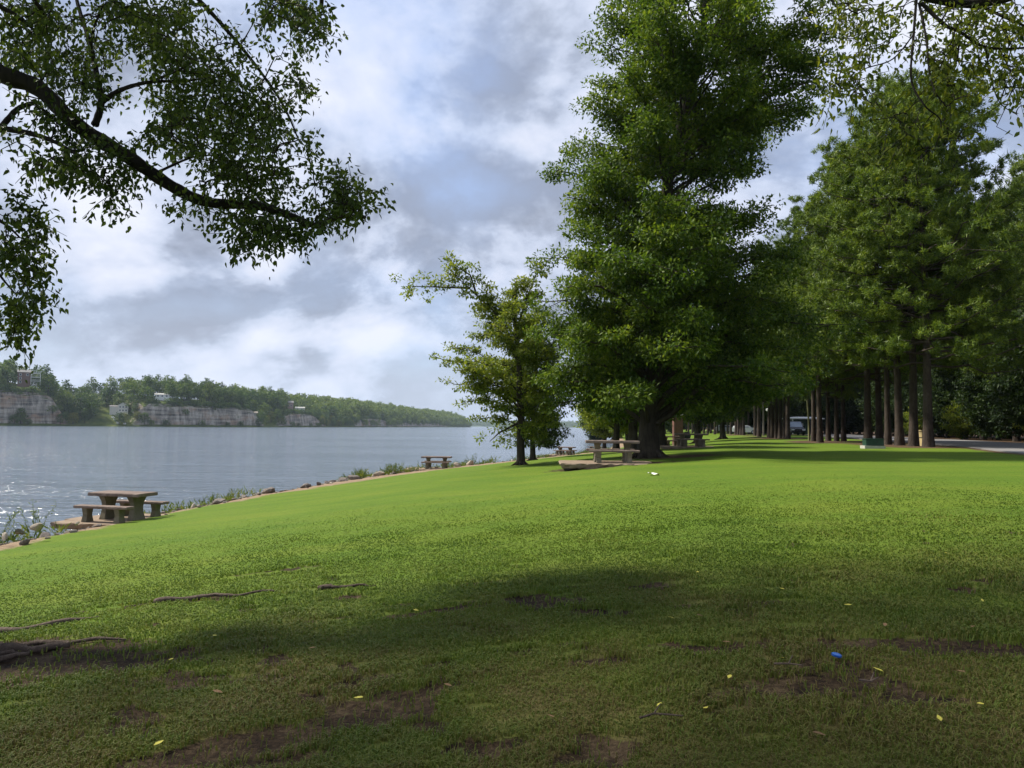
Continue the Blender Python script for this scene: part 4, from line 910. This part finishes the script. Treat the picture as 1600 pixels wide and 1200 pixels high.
# steps down the slope below the gabled house
iu = int(np.argmin(np.abs(pxu - 194) + (us > fc[12]) * 1e4)); mb = MB()
for q in range(22):
    P_ = hill_at(iu + (1 if q % 8 > 3 else 0), 21 - q * .75); mb.box((P_[0], P_[1], P_[2] + .3), (1.6, 1.4, .9))
tag(mb.build('garden_steps', MAT['white'], None), 'pale steps running down the far bank below the gabled house', 'steps')
# ------------------------------------------------------------------ picnic furniture
def conc(name, dark, mid, lite, sc=14):
    m, t, out = new_mat(name); tcn = N(t, 'ShaderNodeTexCoord'); P = tcn.outputs['Object']
    n = noise(t, P, sc, 6, .7); n2 = noise(t, P, 2.2, 4, .6); v = N(t, 'ShaderNodeTexVoronoi'); v.inputs['Scale'].default_value = 55; L(t, P, v.inputs['Vector'])
    c = mixc(t, .45, ramp(t, n2, [(.3, dark), (.7, lite)]), ramp(t, n, [(.3, dark), (.55, mid), (.75, lite)]))
    c = mixc(t, .25, c, ramp(t, v.outputs[0], [(.1, lite), (.5, mid), (.8, dark)]))
    p = principled(t, c, .9, .15, n, .6, .012); L(t, p.outputs[0], out.inputs[0]); MAT[name] = m
conc('concrete_leg', (.085, .075, .05), (.17, .15, .105), (.27, .24, .17)); conc('concrete_top', (.085, .06, .05), (.19, .14, .115), (.36, .29, .24)); conc('concrete_slab', (.14, .10, .07), (.27, .20, .14), (.40, .31, .23), 8)
def slab_top(w, d, z0, z1):
    """worn plank with a chipped rim"""
    r = np.random.default_rng(int(w * 100 + d * 10 + z0 * 1000)); nx_, ny_ = 26, 10; per = []
    for i in range(nx_): per.append((-w / 2 + w * i / nx_, -d / 2))
    for i in range(ny_): per.append((w / 2, -d / 2 + d * i / ny_))
    for i in range(nx_): per.append((w / 2 - w * i / nx_, d / 2))
    for i in range(ny_): per.append((-w / 2, d / 2 - d * i / ny_))
    p_ = np.array(per); n = len(p_); h = z1 - z0; mb = MB(); V = []
    for zz_, ins, j in ((z0, .012, .004), (z0 + h * .2, 0, .003), (z0 + h * .8, 0, .003), (z1, .012, .003)):
        q = p_ * (1 - ins / (np.abs(p_).max(0))) + r.normal(0, j, p_.shape); V.append(np.c_[q, np.full(n, zz_) + r.normal(0, .0015, n)])
    V = np.vstack(V + [np.array([[0, 0, z1], [0, 0, z0]])]); j = np.arange(n); j2 = (j + 1) % n
    Qd = np.vstack([np.c_[a * n + j, a * n + j2, (a + 1) * n + j2, (a + 1) * n + j] for a in range(3)])
    T_ = np.vstack([np.c_[3 * n + j, 3 * n + j2, np.full(n, 4 * n)], np.c_[j2, j, np.full(n, 4 * n + 1)]]); return mb.add(V, Qd, T_)
TP = {}
def proto_table():
    t_ = empty('picnic_table', (0, 0, 0)); slab_top(1.86, .78, .66, .755).build('tabletop', MAT['concrete_top'], t_)
    for s_ in (-1, 1): MB().loft([0, .05, .18, .34, .50, .60, .66], [.50, .48, .40, .35, .42, .54, .60], [.24, .22, .19, .17, .18, .21, .23], (s_ * .52, 0, 0), math.pi / 2).build('pedestal', MAT['concrete_leg'], t_)
    return t_
def proto_bench():
    t_ = empty('bench', (0, 0, 0)); slab_top(1.72, .30, .37, .445).build('seat', MAT['concrete_top'], t_)
    for s_ in (-1, 1): MB().loft([0, .05, .18, .30, .37], [.27, .26, .19, .23, .27], [.18, .17, .15, .16, .17], (s_ * .52, 0, 0), math.pi / 2).build('leg', MAT['concrete_leg'], t_)
    return t_
def proto_slab():
    r = np.random.default_rng(5); mb = slab_top(3.3, 2.55, -.17, 0); V = mb.v[0]; low_ = V[:, 2] < -.1; V[low_, :2] *= .97; V[:, :2] += r.normal(0, .015, (len(V), 2))
    o = mb.build('concrete_pad', MAT['concrete_slab']); return o
TABLES = [(198, 22.0, -.24, 'first picnic table, closest to the camera, on the river bank at far left', 'nearest left', .03, (.35, .05)),
          (684, 49, -.05, 'small-looking table on the river bank left of the small trees', 'river bank', .0, (-.25, 0)),
          (957, 27.3, -.06, 'table in front of the big shade tree trunk', 'front of the big trunk', .04, (-.2, 0)),
          (1080, 45.5, .0, 'table on the lawn just right of the big shade tree trunk', 'right of the big trunk', .03, (0, 0)),
          (1050, 60, .1, 'half-hidden table by the black grill', 'by the black grill', .02, (0, 0)),
          (884, 73, -.5, 'distant bank table under the slim tree\'s low branch', 'under the low branch', .02, (0, 0)), (931, 96, -.3, 'farthest bank table seen behind the table by the big trunk', 'far bank', .02, (0, 0))]
where = ['at far left by the river', 'left of the small trees by the river', 'in front of the big shade tree', 'just right of the big shade tree trunk', 'by the black grill', 'under the slim tree\'s low branch', 'farthest away along the bank']
for i_, (px, d, rz, lb, wd, up, so_) in enumerate(TABLES):
    x, y, _ = G(px, d)
    ca, sa = math.cos(rz), math.sin(rz); cor = [(x + a * ca - b * sa, y + a * sa + b * ca) for a in (-1.5, 1.5) for b in (-1.2, 1.2)]
    z = max(float(np.mean([g1(*c) for c in cor])) + .05, g1(x, y) + .04) + up
    if i_ == 0: TP['t'], TP['b'], TP['s'] = proto_table(), proto_bench(), proto_slab(); tb, b1_, b2_, sb = TP['t'], TP['b'], None, TP['s']
    else: tb = copy_tree(TP['t'], (0, 0, 0)); b1_ = copy_tree(TP['b'], (0, 0, 0)); sb = TP['s'].copy(); COL.objects.link(sb)
    b2_ = copy_tree(TP['b'], (0, 0, 0))
    tb.location = (x, y, z); tb.rotation_euler = (0, 0, rz); tb.scale = (.89 if i_ == 0 else 1, 1, 1); tag(tb, 'concrete picnic table: ' + lb if i_ != 0 else 'concrete picnic table with hourglass pedestals at the left, against the water', 'picnic table', 'concrete picnic tables')
    tb['label'] = 'weathered concrete ' + lb if i_ else tb['label']
    for b_, s_, nm in ((b1_, -1, 'front'), (b2_, 1, 'rear')):
        off = .74 * s_; lo = (-.02 * s_) ; b_.location = (x - off * sa + lo * ca, y + off * ca + lo * sa, z); b_.rotation_euler = (0, 0, rz + .01 * s_)
        tag(b_, ('concrete bench, %s side of the table %s' % ('near' if s_ < 0 else 'river' if i_ in (0, 1, 5, 6) else 'far', where[i_])), 'bench', 'concrete benches at the picnic tables')
    sb.location = (x + so_[0], y + so_[1], z - .003); sb.rotation_euler = (0, 0, rz + .02); tag(sb, 'worn tan concrete pad under the picnic table ' + where[i_], 'concrete pad', 'concrete pads under the picnic tables')
    if i_ == 0:
        q = slab_top(1.5, .9, -.15, 0).build('concrete_step', MAT['concrete_slab']); q.location = (x - 1.55, y + .85, z - .10); q.scale = (.5, .7, 1); q.rotation_euler = (0, .02, rz); tag(q, 'broken slab of concrete jutting left from the first picnic table\'s pad', 'concrete slab')

# ------------------------------------------------------------------ rocks along the bank
MAT['rock'] = plain('riprap_rock', (.17, .145, .125), .9, .2, .5, 5, .6); MAT['palerock'] = plain('pale_rock', (.34, .29, .23), .9, .2, .3, 5, .6)
def rock(seed, mat='rock'):
    import bmesh
    r = np.random.default_rng(seed); bm = bmesh.new(); bmesh.ops.create_icosphere(bm, subdivisions=2, radius=1.0)
    V = np.array([v.co for v in bm.verts])
    for _ in range(11):
        n_ = unit(r.normal(size=3)); h = r.uniform(.38, .72); dd = V @ n_ - h; V -= np.outer(np.clip(dd, 0, None) * .92, n_)
    V *= np.array([1.15, .85, .62]); V += fbm2(V[:, :1] * 3 + V[:, 2:] * 2, V[:, 1:2] * 3, seed, 4, 1.5) * .04
    for v, c in zip(bm.verts, V): v.co = c
    me = bpy.data.meshes.new('rock'); bm.to_mesh(me); bm.free(); me.materials.append(MAT[mat]); return me
RM = [rock(s_) for s_ in range(6)] + [rock(s_, 'palerock') for s_ in (20, 21)]
r = np.random.default_rng(404)
def shore_pt(y, s_):
    x = float(np.interp(y, SHORE[:, 1], SHORE[:, 0])); x2 = float(np.interp(y + .5, SHORE[:, 1], SHORE[:, 0])); t_ = unit(np.array([x2 - x, .5])); return x + t_[1] * s_, y - t_[0] * s_
def put_rock(x, y, sz_, me, label, group='riprap rocks along the bank', z=None):
    o = bpy.data.objects.new('rock', me); COL.objects.link(o); o.location = (x, y, (g1(x, y) if z is None else z) + sz_ * .18); o.rotation_euler = (r.uniform(-.5, .5), r.uniform(-.5, .5), r.uniform(0, 6.28)); o.scale = (sz_,) * 3
    tag(o, label, 'rock', group)
yy = 14.0; n_ = 0
while yy < 75 and n_ < 285:
    gap_ = 52 < yy < 57 or 19.8 < yy < 23.4
    for _ in range(6 if not gap_ else 1):
        s_ = -.75 + abs(r.normal(0, .5)) * (-1 if r.random() < .6 else 1); x, y = shore_pt(yy + r.uniform(-.3, .3), s_)
        put_rock(x, y, (.05 + .19 * r.random() ** 2) * (1.5 if 27 < yy < 46 else 1), RM[int(r.integers(8 if yy > 40 else 7))], 'rough stone in the riprap ' + ('left of the first picnic table' if yy < 20 else 'between the two nearest bank tables, its near stretch' if yy < 33 else 'just before the second bank table' if yy < 47 else 'between the second bank table and the small riverside tree' if yy < 60 else 'beyond the small riverside tree')); n_ += 1
    yy += .66 + yy * .012
for px, py, d, sz_, k_, lb in [(58, 824, 17.6, .16, 6, 'largest pale boulder left of the first picnic table'), (30, 831, 17.2, .13, 1, 'dark rounded boulder left of the pale one near the left edge'), (8, 838, 17.0, .12, 7, 'whitish flat stone at the very left edge of the bank'), (121, 818, 19.3, .085, 7, 'small pale stone lying under the corner of the first picnic pad'),
                        (715, 725, 51.5, .36, 7, 'light stone just right of the second bank table'), (735, 722, 54, .38, 6, 'light stone on the sand left of the small riverside tree')]:
    P_ = at(px, py, d); put_rock(P_[0], P_[1], sz_, RM[k_], lb, None, P_[2] - sz_ * .2 if d < 25 else None)

r = np.random.default_rng(909); SV, SF, nn_ = [], [], 0; base_r = [np.array([v.co[:] for v in m_.vertices]) for m_ in RM[:3]]; base_f = [np.array([p_.vertices[:] for p_ in m_.polygons]) for m_ in RM[:3]]
for _ in range(1500):
    y_ = 13.5 + 60 * r.random() ** 1.5; x, y = shore_pt(y_, r.normal(-.9, .55)); k_ = int(r.integers(3)); sz_ = .03 + .11 * r.random() ** 2.5; a = r.uniform(0, 6.28); c_, s_ = math.cos(a), math.sin(a); V = base_r[k_] * sz_
    SV.append(np.c_[V[:, 0] * c_ - V[:, 1] * s_, V[:, 0] * s_ + V[:, 1] * c_, V[:, 2]] + [x, y, g1(x, y) + .2 * sz_]); SF.append(base_f[k_] + nn_); nn_ += len(V)
tag(mesh_np('gravel', np.vstack(SV), np.vstack(SF), MAT['rock']), 'small broken stones scattered along the bank between the larger rocks', 'gravel', kind='stuff')
# weeds on the bank
def weeds(n, seed, y0, y1, s0, s1, hmax):
    r = np.random.default_rng(seed); Pt, AX, SDv, l_, w_ = [], [], [], [], []
    ys = y0 + (y1 - y0) * r.random(n) ** 1.3; keep = fbm2(ys, ys * 0, 41, 4, .35) > -.15; ys = ys[keep]
    for y_ in ys:
        s_ = r.uniform(s0, s1); x, y = shore_pt(y_, s_); z = g1(x, y); m_ = int(r.integers(10, 22)); h = hmax * r.uniform(.3, 1) * (1 + .4 * math.sin(y_ * 1.7))
        u = r.random(m_); th = r.uniform(0, 6.28, m_)
        b = np.array([x, y, z]) + np.c_[np.cos(th) * .12, np.sin(th) * .12, u * h * .75]; ax = unit(np.c_[np.cos(th), np.sin(th), r.uniform(.5, 2.2, m_)])
        Pt.append(b); AX.append(ax); SDv.append(unit(np.cross(ax, r.normal(size=(m_, 3))))); l_.append(r.uniform(.10, .26, m_) * (.6 + h)); w_.append(r.uniform(.015, .05, m_))
    return pointed(np.vstack(Pt), np.vstack(AX), np.vstack(SDv), np.concatenate(l_), np.concatenate(w_))
MAT['weed'] = leaf_mat('weed_leaf', (.04, .07, .015), (.10, .15, .025), (.26, .26, .07), .4, 1.2)
V, Fq = weeds(1500, 8, 13.5, 110, -2.6, -.6, .42); tag(mesh_np('bank_weeds', V, Fq, MAT['weed']), 'rough weeds and tall grass along the top of the river bank', 'weeds', kind='stuff')
V, Fq = weeds(1500, 9, 38, 95, -2.8, -.3, .60); tag(mesh_np('bank_weeds', V, Fq, MAT['weed']), 'pale green waterside growth on the bank beyond the second table', 'weeds', kind='stuff')
# spindly plants at the bank
def spindly(loc, h, seed, label, nst=5):
    r = np.random.default_rng(seed); e_ = empty('bank_plant', loc, label, 'plant', 'spindly plants on the bank'); mb = MB(); Pt = []
    for _ in range(nst):
        tip = np.array([r.normal(0, .35) * h, r.normal(0, .25) * h, h * r.uniform(.7, 1)]); c_ = curve([r.normal(0, .05), r.normal(0, .05), -.05], tip, r, .05, 6); mb.tube(c_, np.linspace(.008, .003, 6), 4)
        for u in np.linspace(.3, 1, 22): Pt.append([np.interp(u, np.linspace(0, 1, 6), c_[:, k_]) for k_ in range(3)] + r.normal(0, .02, 3))
    Pt = np.array(Pt); ax = unit(r.normal(size=Pt.shape) + [0, 0, .2]); V, Fq = pointed(Pt, ax, unit(np.cross(ax, r.normal(size=ax.shape))), r.uniform(.05, .12, len(Pt)), r.uniform(.015, .03, len(Pt)))
    mb.build('stem', MAT['weed'], e_); mesh_np('foliage', V, Fq, MAT['weed'], e_)
for px, d, s_, h, lb in [(60, 18.6, -1.1, .95, 'pale feathery plant rising against the water left of the first picnic pad'), (95, 19.8, -1.0, 1.05, 'thin tall stalked plant touching the first picnic pad'), (10, 17.3, -.9, .5, 'low yellow-green plant at the left edge of the bank'), (392, 28.5, -.9, .5, 'small leafy plant among the stones half way to the second table'), (652, 45.5, -.8, .8, 'leafy plant just left of the second bank table'), (803, 57, -.8, 1.0, 'dark green plant on the bank beside the small riverside tree')]:
    x, y = shore_pt(d, s_); spindly((x, y, g1(x, y)), h, int(px), lb, 9 if d > 40 else 6)
spindly((-6.05, 8.3, g1(-6.05, 8.3)), .28, 4, 'bright green weed clump by the tree roots at the lower left', 9)

# ------------------------------------------------------------------ small things on the lawn
MAT['yleaf'] = plain('fallen_yellow_leaf', (.50, .45, .07), .6, .3, .25, 20); MAT['bleaf'] = plain('fallen_brown_leaf', (.20, .12, .06), .7, .2, .3, 20); MAT['pale'] = plain('pale_litter', (.75, .74, .70), .6, .3, .08, 20); MAT['blue'] = plain('blue_plastic', (.015, .10, .40), .3, .5, .1, 20)
def leaf_me(mat, seed):
    r = np.random.default_rng(seed); V = np.array([[0, 0, 0], [.3, .22, .05], [.62, .20, .07], [1, 0, .03 + .08 * r.random()], [.62, -.2, .06], [.3, -.22, .04]]) - [.5, 0, 0]
    V = np.vstack([V, V - [0, 0, .015]]); Fq = np.array([[0, 1, 2, 3], [0, 3, 4, 5], [9, 8, 7, 6], [11, 10, 9, 6]]); o = mesh_np('fallen_leaf', V, Fq, MAT[mat]); return o
Y, Bn = leaf_me('yleaf', 1), leaf_me('bleaf', 2); r = np.random.default_rng(515)
def put_leaf(src, px, py, sz_, label, group, first=[set()]):
    v = ray(px, py); y = 6.0
    for _ in range(12): y = (CAMZ - g1(v[0] * y, y)) / max(-v[2], .01)
    x = v[0] * y; o = src if src.name not in first[0] else src.copy()
    if o is src: first[0].add(src.name)
    else: COL.objects.link(o)
    o.location = (x, y, g1(x, y) + .035); o.rotation_euler = (r.uniform(-.25, .25), r.uniform(-.25, .25), r.uniform(0, 6.28)); o.scale = (sz_,) * 3; tag(o, label, 'leaf', group); return o
for px, py in [(1049, 973), (1220, 1038), (1372, 1057), (1030, 1112), (1103, 1118), (1532, 1112), (1325, 953), (1222, 927), (1535, 946), (1483, 1020), (248, 1172), (335, 1000), (267, 1038), (1090, 900), (1360, 910), (1468, 1135), (650, 960), (905, 845), (1140, 1068), (1478, 870), (560, 1100), (780, 1010)]:
    put_leaf(Y, px, py, r.uniform(.04, .06), 'yellow leaf lying on the ' + ('sunlit' if py < 930 else 'shaded right' if px > 1000 else 'shaded left') + ' part of the lawn', 'fallen yellow leaves')
for px, py in [(1094, 970), (1305, 946), (1280, 1160), (488, 1020), (1135, 1012), (990, 893), (1383, 985), (1520, 988), (1500, 1060), (700, 1080), (860, 1130), (340, 1090)]:
    put_leaf(Bn, px, py, r.uniform(.05, .09), 'curled brown leaf lying on the ' + ('right' if px > 1000 else 'left') + ' part of the lawn', 'fallen brown leaves')
def ground_pt(px, py):
    v = ray(px, py); y = 6.0
    for _ in range(12): y = (CAMZ - g1(v[0] * y, y)) / max(-v[2], .01)
    return v[0] * y, y
for pts, lb in [([(1000, 1133), (1020, 1128), (1045, 1127), (1068, 1130)], 'thin dry twig lying at the lower middle of the lawn'), ([(1343, 1073), (1360, 1071), (1376, 1074)], 'short pale twig right of the blue bottle cap'), ([(1212, 1046), (1232, 1047), (1253, 1049)], 'straight twig lying just left of the blue bottle cap')]:
    q = np.array([(*ground_pt(*p_), 0) for p_ in pts]); q[:, 2] = gz(q[:, 0], q[:, 1]) + .03; q += r.normal(0, .006, q.shape); mb = MB(); mb.tube(q, np.linspace(.006, .003, len(q)), 5); mb.tube([q[1], q[1] + [.04, .05, .03]], [.004, .002], 4)
    tag(mb.build('twig', MAT['rootbark'], None), lb, 'twig')
x, y = ground_pt(1307, 1032); mb = MB(); mb.tube([[0, 0, 0], [0, 0, .012], [0, 0, .016]], [.034, .034, .028], 18)
for k_ in range(18): a = k_ * math.pi / 9; mb.box((.034 * math.cos(a), .034 * math.sin(a), .006), (.004, .004, .011), a)
o = mb.build('bottle_cap', MAT['blue']); o.location = (x, y, g1(x, y) + .025); o.rotation_euler = (.18, .1, .4); o.scale = (.75, .75, .75); tag(o, 'bright blue plastic cap lying in the grass at the lower right', 'bottle cap')
x, y = ground_pt(1021, 743); n_ = 9; gxv, gyv = np.meshgrid(np.linspace(-.14, .14, n_), np.linspace(-.09, .09, 6), indexing='ij'); zv = .03 + .02 * np.sin(gxv * 30 + gyv * 22)
V = np.c_[gxv.ravel(), gyv.ravel(), zv.ravel()]; ii, jj = np.meshgrid(np.arange(n_ - 1), np.arange(5), indexing='ij'); ii, jj = ii.ravel(), jj.ravel()
o = mesh_np('paper_scrap', V, np.c_[ii * 6 + jj, (ii + 1) * 6 + jj, (ii + 1) * 6 + jj + 1, ii * 6 + jj + 1], MAT['pale'], smooth=True); o.location = (x, y, g1(x, y) + .02); o.rotation_euler = (0, .1, -.2); tag(o, 'crumpled white scrap of paper on the lawn below the big tree', 'litter')

# ------------------------------------------------------------------ things by the pines and the road
MAT['gbox'] = plain('green_paint', (.016, .050, .034), .5, .4, .12, 8); MAT['padc'] = plain('pale_concrete', (.45, .43, .38), .9, .2, .12, 8); MAT['tanp'] = plain('tan_paint', (.46, .36, .18), .7, .2, .12, 6); MAT['black'] = plain('black_metal', (.018, .018, .02), .5, .4, .15, 10)
MAT['postw'] = plain('pale_post_wood', (.22, .22, .12), .9, .1, .2, 6); MAT['polew'] = plain('grey_pole_wood', (.20, .18, .155), .9, .1, .2, 6)
loc = G(1363, 39); e_ = empty('utility_box', loc, 'low green utility cabinet on a pale concrete pad in front of the pines', 'utility box', None, -.12)
MB().box((0, 0, .05), (.98, .75, .18)).build('pad', MAT['padc'], e_)
MB().box((.02, 0, .30), (.84, .60, .32)).box((.02, -.02, .475), (.90, .68, .035)).build('cabinet', MAT['gbox'], e_)
MB().box((.02, -.315, .30), (.74, .025, .25)).box((.02, -.335, .30), (.012, .02, .25)).build('door', MAT['gbox'], e_); MB().box((.10, -.345, .32), (.03, .03, .09)).build('handle', MAT['black'], e_)
loc = G(1443, 44.5); e_ = empty('litter_bin', loc, 'tan two-tier wooden litter bin half hidden behind the last pine trunk', 'litter bin', None, .1)
MB().box((0, 0, .22), (.62, .6, .44)).box((0, 0, .68), (.66, .62, .36)).build('body', MAT['tanp'], e_); MB().box((0, 0, .885), (.76, .72, .05), 0, .96).build('lid', MAT['tanp'], e_)
MB().box((-.05, -.02, .47), (.52, .5, .06)).build('slot', MAT['black'], e_); MB().box((0, -.33, .44), (.60, .10, .03)).build('ledge', MAT['tanp'], e_)
P0 = G(1264, 64); mb = MB(); mb.tube([[0, 0, -.3], [-.02, 0, 1.5], [-.10, 0, 3.2], [-.2, 0, 4.9]], [.085, .08, .075, .07], 8); mb.box((-.2, 0, 4.92), (.17, .17, .03))
o = mb.build('post', MAT['postw'], None, True); o.location = P0; tag(o, 'pale yellowish wooden post leaning slightly left of the thickest pine', 'post')
P0 = G(1193, 108); e_ = empty('utility_pole', P0, 'thin grey utility pole with a guy wire beyond the lone broad pine', 'utility pole'); MB().tube([[0, 0, -.3], [0, 0, 8.5]], [.13, .10], 8).box((0, 0, 8.0), (1.6, .1, .1)).build('pole', MAT['polew'], e_); MB().tube([[0, 0, 6], [2.4, 0, 1.8], [3.4, 0, 0]], .03, 4).build('guy_wire', MAT['polew'], e_)
P0 = G(1201, 112); e_ = empty('lamp_post', P0, 'thin pole carrying a white lamp head between the lone pine and the trunk cluster', 'lamp post'); MB().tube([[0, 0, -.2], [0, 0, 3.6]], [.06, .05], 8).build('pole', MAT['black'], e_); MB().loft([3.5, 3.6, 3.85, 3.95], [.2, .55, .6, .25], [.2, .55, .6, .25]).build('lamp_head', MAT['white'], e_)
# black grill on a post
e_ = empty('barbecue_grill', G(1073, 52), 'black lidded park grill on a post on the lawn beside the far picnic table', 'grill'); MB().tube([[0, 0, -.2], [0, 0, .55]], [.05, .05], 8).build('post', MAT['black'], e_)
MB().loft([.48, .52, .70, .72], [.30, .42, .50, .50], [.25, .34, .40, .40]).build('firebox', MAT['black'], e_); MB().loft([.721, .80, .90, .95], [.50, .48, .36, .16], [.40, .38, .26, .10]).build('hood', MAT['black'], e_); MB().tube([[.28, 0, .74], [.36, 0, .74], [.36, 0, .8]], .012, 5).build('handle', MAT['black'], e_)
m, t, out = new_mat('brickwork'); tcn = N(t, 'ShaderNodeTexCoord'); bk = N(t, 'ShaderNodeTexBrick'); L(t, mapping(t, tcn.outputs['Object'], (1, 1, 1), rot=(math.pi / 2, 0, 0)), bk.inputs[0]); bk.inputs['Scale'].default_value = 4; bk.inputs['Color1'].default_value = (.15, .06, .042, 1); bk.inputs['Color2'].default_value = (.10, .045, .035, 1); bk.inputs['Mortar'].default_value = (.2, .16, .13, 1)
p = principled(t, bk.outputs[0], .9, .2); L(t, p.outputs[0], out.inputs[0]); MAT['bricks'] = m
e_ = empty('brick_pillar', G(1059, 74), 'square red brick pillar standing beyond the black grill', 'brick pillar'); MB().box((0, 0, 1.35), (.85, .85, 2.9)).build('shaft', MAT['bricks'], e_); MB().box((0, 0, 2.86), (1.02, 1.02, .14), 0, .9).build('cap', MAT['padc'], e_)
# park shelter with green walls
e_ = empty('restroom_building', G(1256, 122), 'small green park building with a flat white roof beyond the pines', 'building', None, -.15)
MB().box((0, 0, 1.15), (4.2, 3.6, 2.5)).build('wall', MAT['gbox'], e_); MB().box((-.25, -.3, 2.52), (5.4, 5.2, .16)).box((-.25, -.3, 2.70), (5.2, 5.0, .2), 0, .55).build('roof', MAT['white'], e_)
for s_ in (-2.2, 1.8): MB().box((s_, -2.6, 1.18), (.16, .16, 2.5)).build('post', MAT['white'], e_)
MB().box((.9, -1.83, 1.05), (.95, .06, 2.0)).build('door', MAT['black'], e_); MB().box((-.9, -1.83, 1.5), (.8, .06, .6)).build('window', MAT['white'], e_); MB().box((-.25, -1.9, .02), (5.2, 1.8, .2)).build('step', MAT['tanp'], e_)
# vehicles
MAT['carblack'] = plain('dark_car_paint', (.012, .014, .022), .25, .6, .05, 3); MAT['carwhite'] = plain('white_car_paint', (.70, .71, .73), .3, .5, .04, 3); MAT['tyre'] = plain('tyre_rubber', (.015, .015, .015), .9, .1); MAT['rim'] = plain('wheel_rim', (.4, .4, .42), .35, .6, .05, 5, .1, .8); MAT['lampglass'] = plain('lamp_glass', (.75, .76, .8), .15, .6, .02); MAT['carglass'] = plain('car_glass', (.10, .13, .18), .06, .9, .05)
def car(name, loc, rz, paint, label, cat, Lc=4.8, Wc=1.95, Hc=1.85, group=None):
    e_ = empty(name, loc, label, cat, group, rz); a = Lc / 2
    # profile along y (front at -y) lofted across x
    pr = [(-a, .45), (-a - .02, .75), (-a + .12, 1.0), (-a + 1.15, 1.10), (a - .1, 1.12), (a, .9), (a, .45), (a - .6, .34), (-a + .6, .34)]
    cb = [(-a + 1.1, 1.09), (-a + 1.75, Hc - .06), (-a + 2.1, Hc), (a - .7, Hc), (a - .25, Hc - .1), (a - .12, 1.11)]
    def ext(pf, w0, w1):
        n = len(pf); V = []
        for sx_, wf in ((-1, 0), (1, 0)):
            for (yy_, z_) in pf: V.append([sx_ * (w0 + (w1 - w0) * np.clip((z_ - 1.1) / max(Hc - 1.1, .1), 0, 1)) / 2, yy_, z_])
        j = np.arange(n); j2 = (j + 1) % n; Qd = np.c_[j, j2, j2 + n, j + n]
        V = np.array(V); c0 = V[:n].mean(0); c1 = V[n:].mean(0); V = np.vstack([V, c0, c1]); T_ = np.vstack([np.c_[j2, j, np.full(n, 2 * n)], np.c_[j + n, j2 + n, np.full(n, 2 * n + 1)]]); return V, Qd, T_
    MB().add(*ext(pr, Wc, Wc)).build('body', MAT[paint], e_)
    V, Qd, T_ = ext(cb, Wc * .96, Wc * .80); MB().add(V, Qd, T_).build('cabin', MAT[paint], e_)
    # glass panels lie just outside the cabin
    def panel(pts, nm):
        P_ = np.array(pts, float); n_ = unit(np.cross(P_[1] - P_[0], P_[3] - P_[0])); MB().add(np.vstack([P_ + n_ * .012, P_ - n_ * .004]), [[0, 1, 2, 3], [7, 6, 5, 4], [0, 4, 5, 1], [1, 5, 6, 2], [2, 6, 7, 3], [3, 7, 4, 0]]).build(nm, MAT['carglass'], e_)
    w0, w1 = Wc * .96 / 2 - .10, Wc * .80 / 2 - .06; panel([(-w0, -a + 1.16, 1.15), (w0, -a + 1.16, 1.15), (w1, -a + 1.70, Hc - .12), (-w1, -a + 1.70, Hc - .12)], 'windscreen')
    for s_ in (-1, 1):
        q0, q1 = Wc * .96 / 2, Wc * .815 / 2; pts = [(s_ * q0, -a + 1.5, 1.17), (s_ * q0, a - .5, 1.17), (s_ * q1, a - .8, Hc - .12), (s_ * q1, -a + 2.0, Hc - .12)]
        panel(pts if s_ > 0 else [pts[1], pts[0], pts[3], pts[2]], 'side_window'); MB().box((s_ * (Wc / 2 - .26), -a - .01, .80), (.34, .06, .16)).build('headlight', MAT['lampglass'], e_); MB().box((s_ * (Wc / 2 + .10), -a + 1.45, 1.2), (.2, .1, .16)).build('mirror', MAT[paint], e_)
        for yq in (-a + .95, a - .95):
            w_ = MB(); w_.tube([[s_ * (Wc / 2 - .22), yq, .34], [s_ * (Wc / 2 + .005), yq, .34]], .34, 16); wh = w_.build('wheel', MAT['tyre'], e_); MB().tube([[s_ * (Wc / 2), yq, .34], [s_ * (Wc / 2 + .03), yq, .34]], .2, 10).build('rim', MAT['rim'], wh)
    MB().box((0, -a - .035, .52), (Wc * .94, .12, .2)).build('bumper', MAT['black'], e_); MB().box((0, -a - .015, .80), (.9, .05, .2)).build('grille', MAT['black'], e_); return e_
x, y, z = G(1241, 112); car('parked_van', (x, y, z + .03), -.12, 'carblack', 'dark boxy van with a pale windscreen parked beside the green park building', 'van', 4.9, 2.0, 2.05)
x, y, z = G(1166, 133); car('parked_car', (x, y, z + .03), 1.1, 'carwhite', 'white car glimpsed between the distant pine trunks', 'car', 4.5, 1.8, 1.5)
x, y, z = G(1136, 160); car('parked_car', (x, y, z + .03), 1.4, 'carwhite', 'small white car seen far off among the most distant pine trunks', 'car', 4.5, 1.8, 1.6)

# ------------------------------------------------------------------ haze
if True:
    hb = MB().box((0, 800, 45), (17000, 17000, 110)); o = hb.build('haze', None); tag(o, kind='stuff')
    o.data.vertices.foreach_set('co', (np.array([[sx_ * 8800, 8800 * sy_ , z_] for z_ in (-8.0, 75.0) for sx_, sy_ in ((-1, -1), (1, -1), (1, 1), (-1, 1))], np.float32)).ravel())
    m = bpy.data.materials.new('haze_air'); m.use_nodes = True; t = m.node_tree; t.nodes.clear(); out = N(t, 'ShaderNodeOutputMaterial'); pv_ = N(t, 'ShaderNodeVolumePrincipled')
    pv_.inputs['Color'].default_value = (.70, .84, 1.0, 1); pv_.inputs['Density'].default_value = 0.85e-4; pv_.inputs['Anisotropy'].default_value = .2; L(t, pv_.outputs[0], out.inputs['Volume']); o.data.materials.append(m)
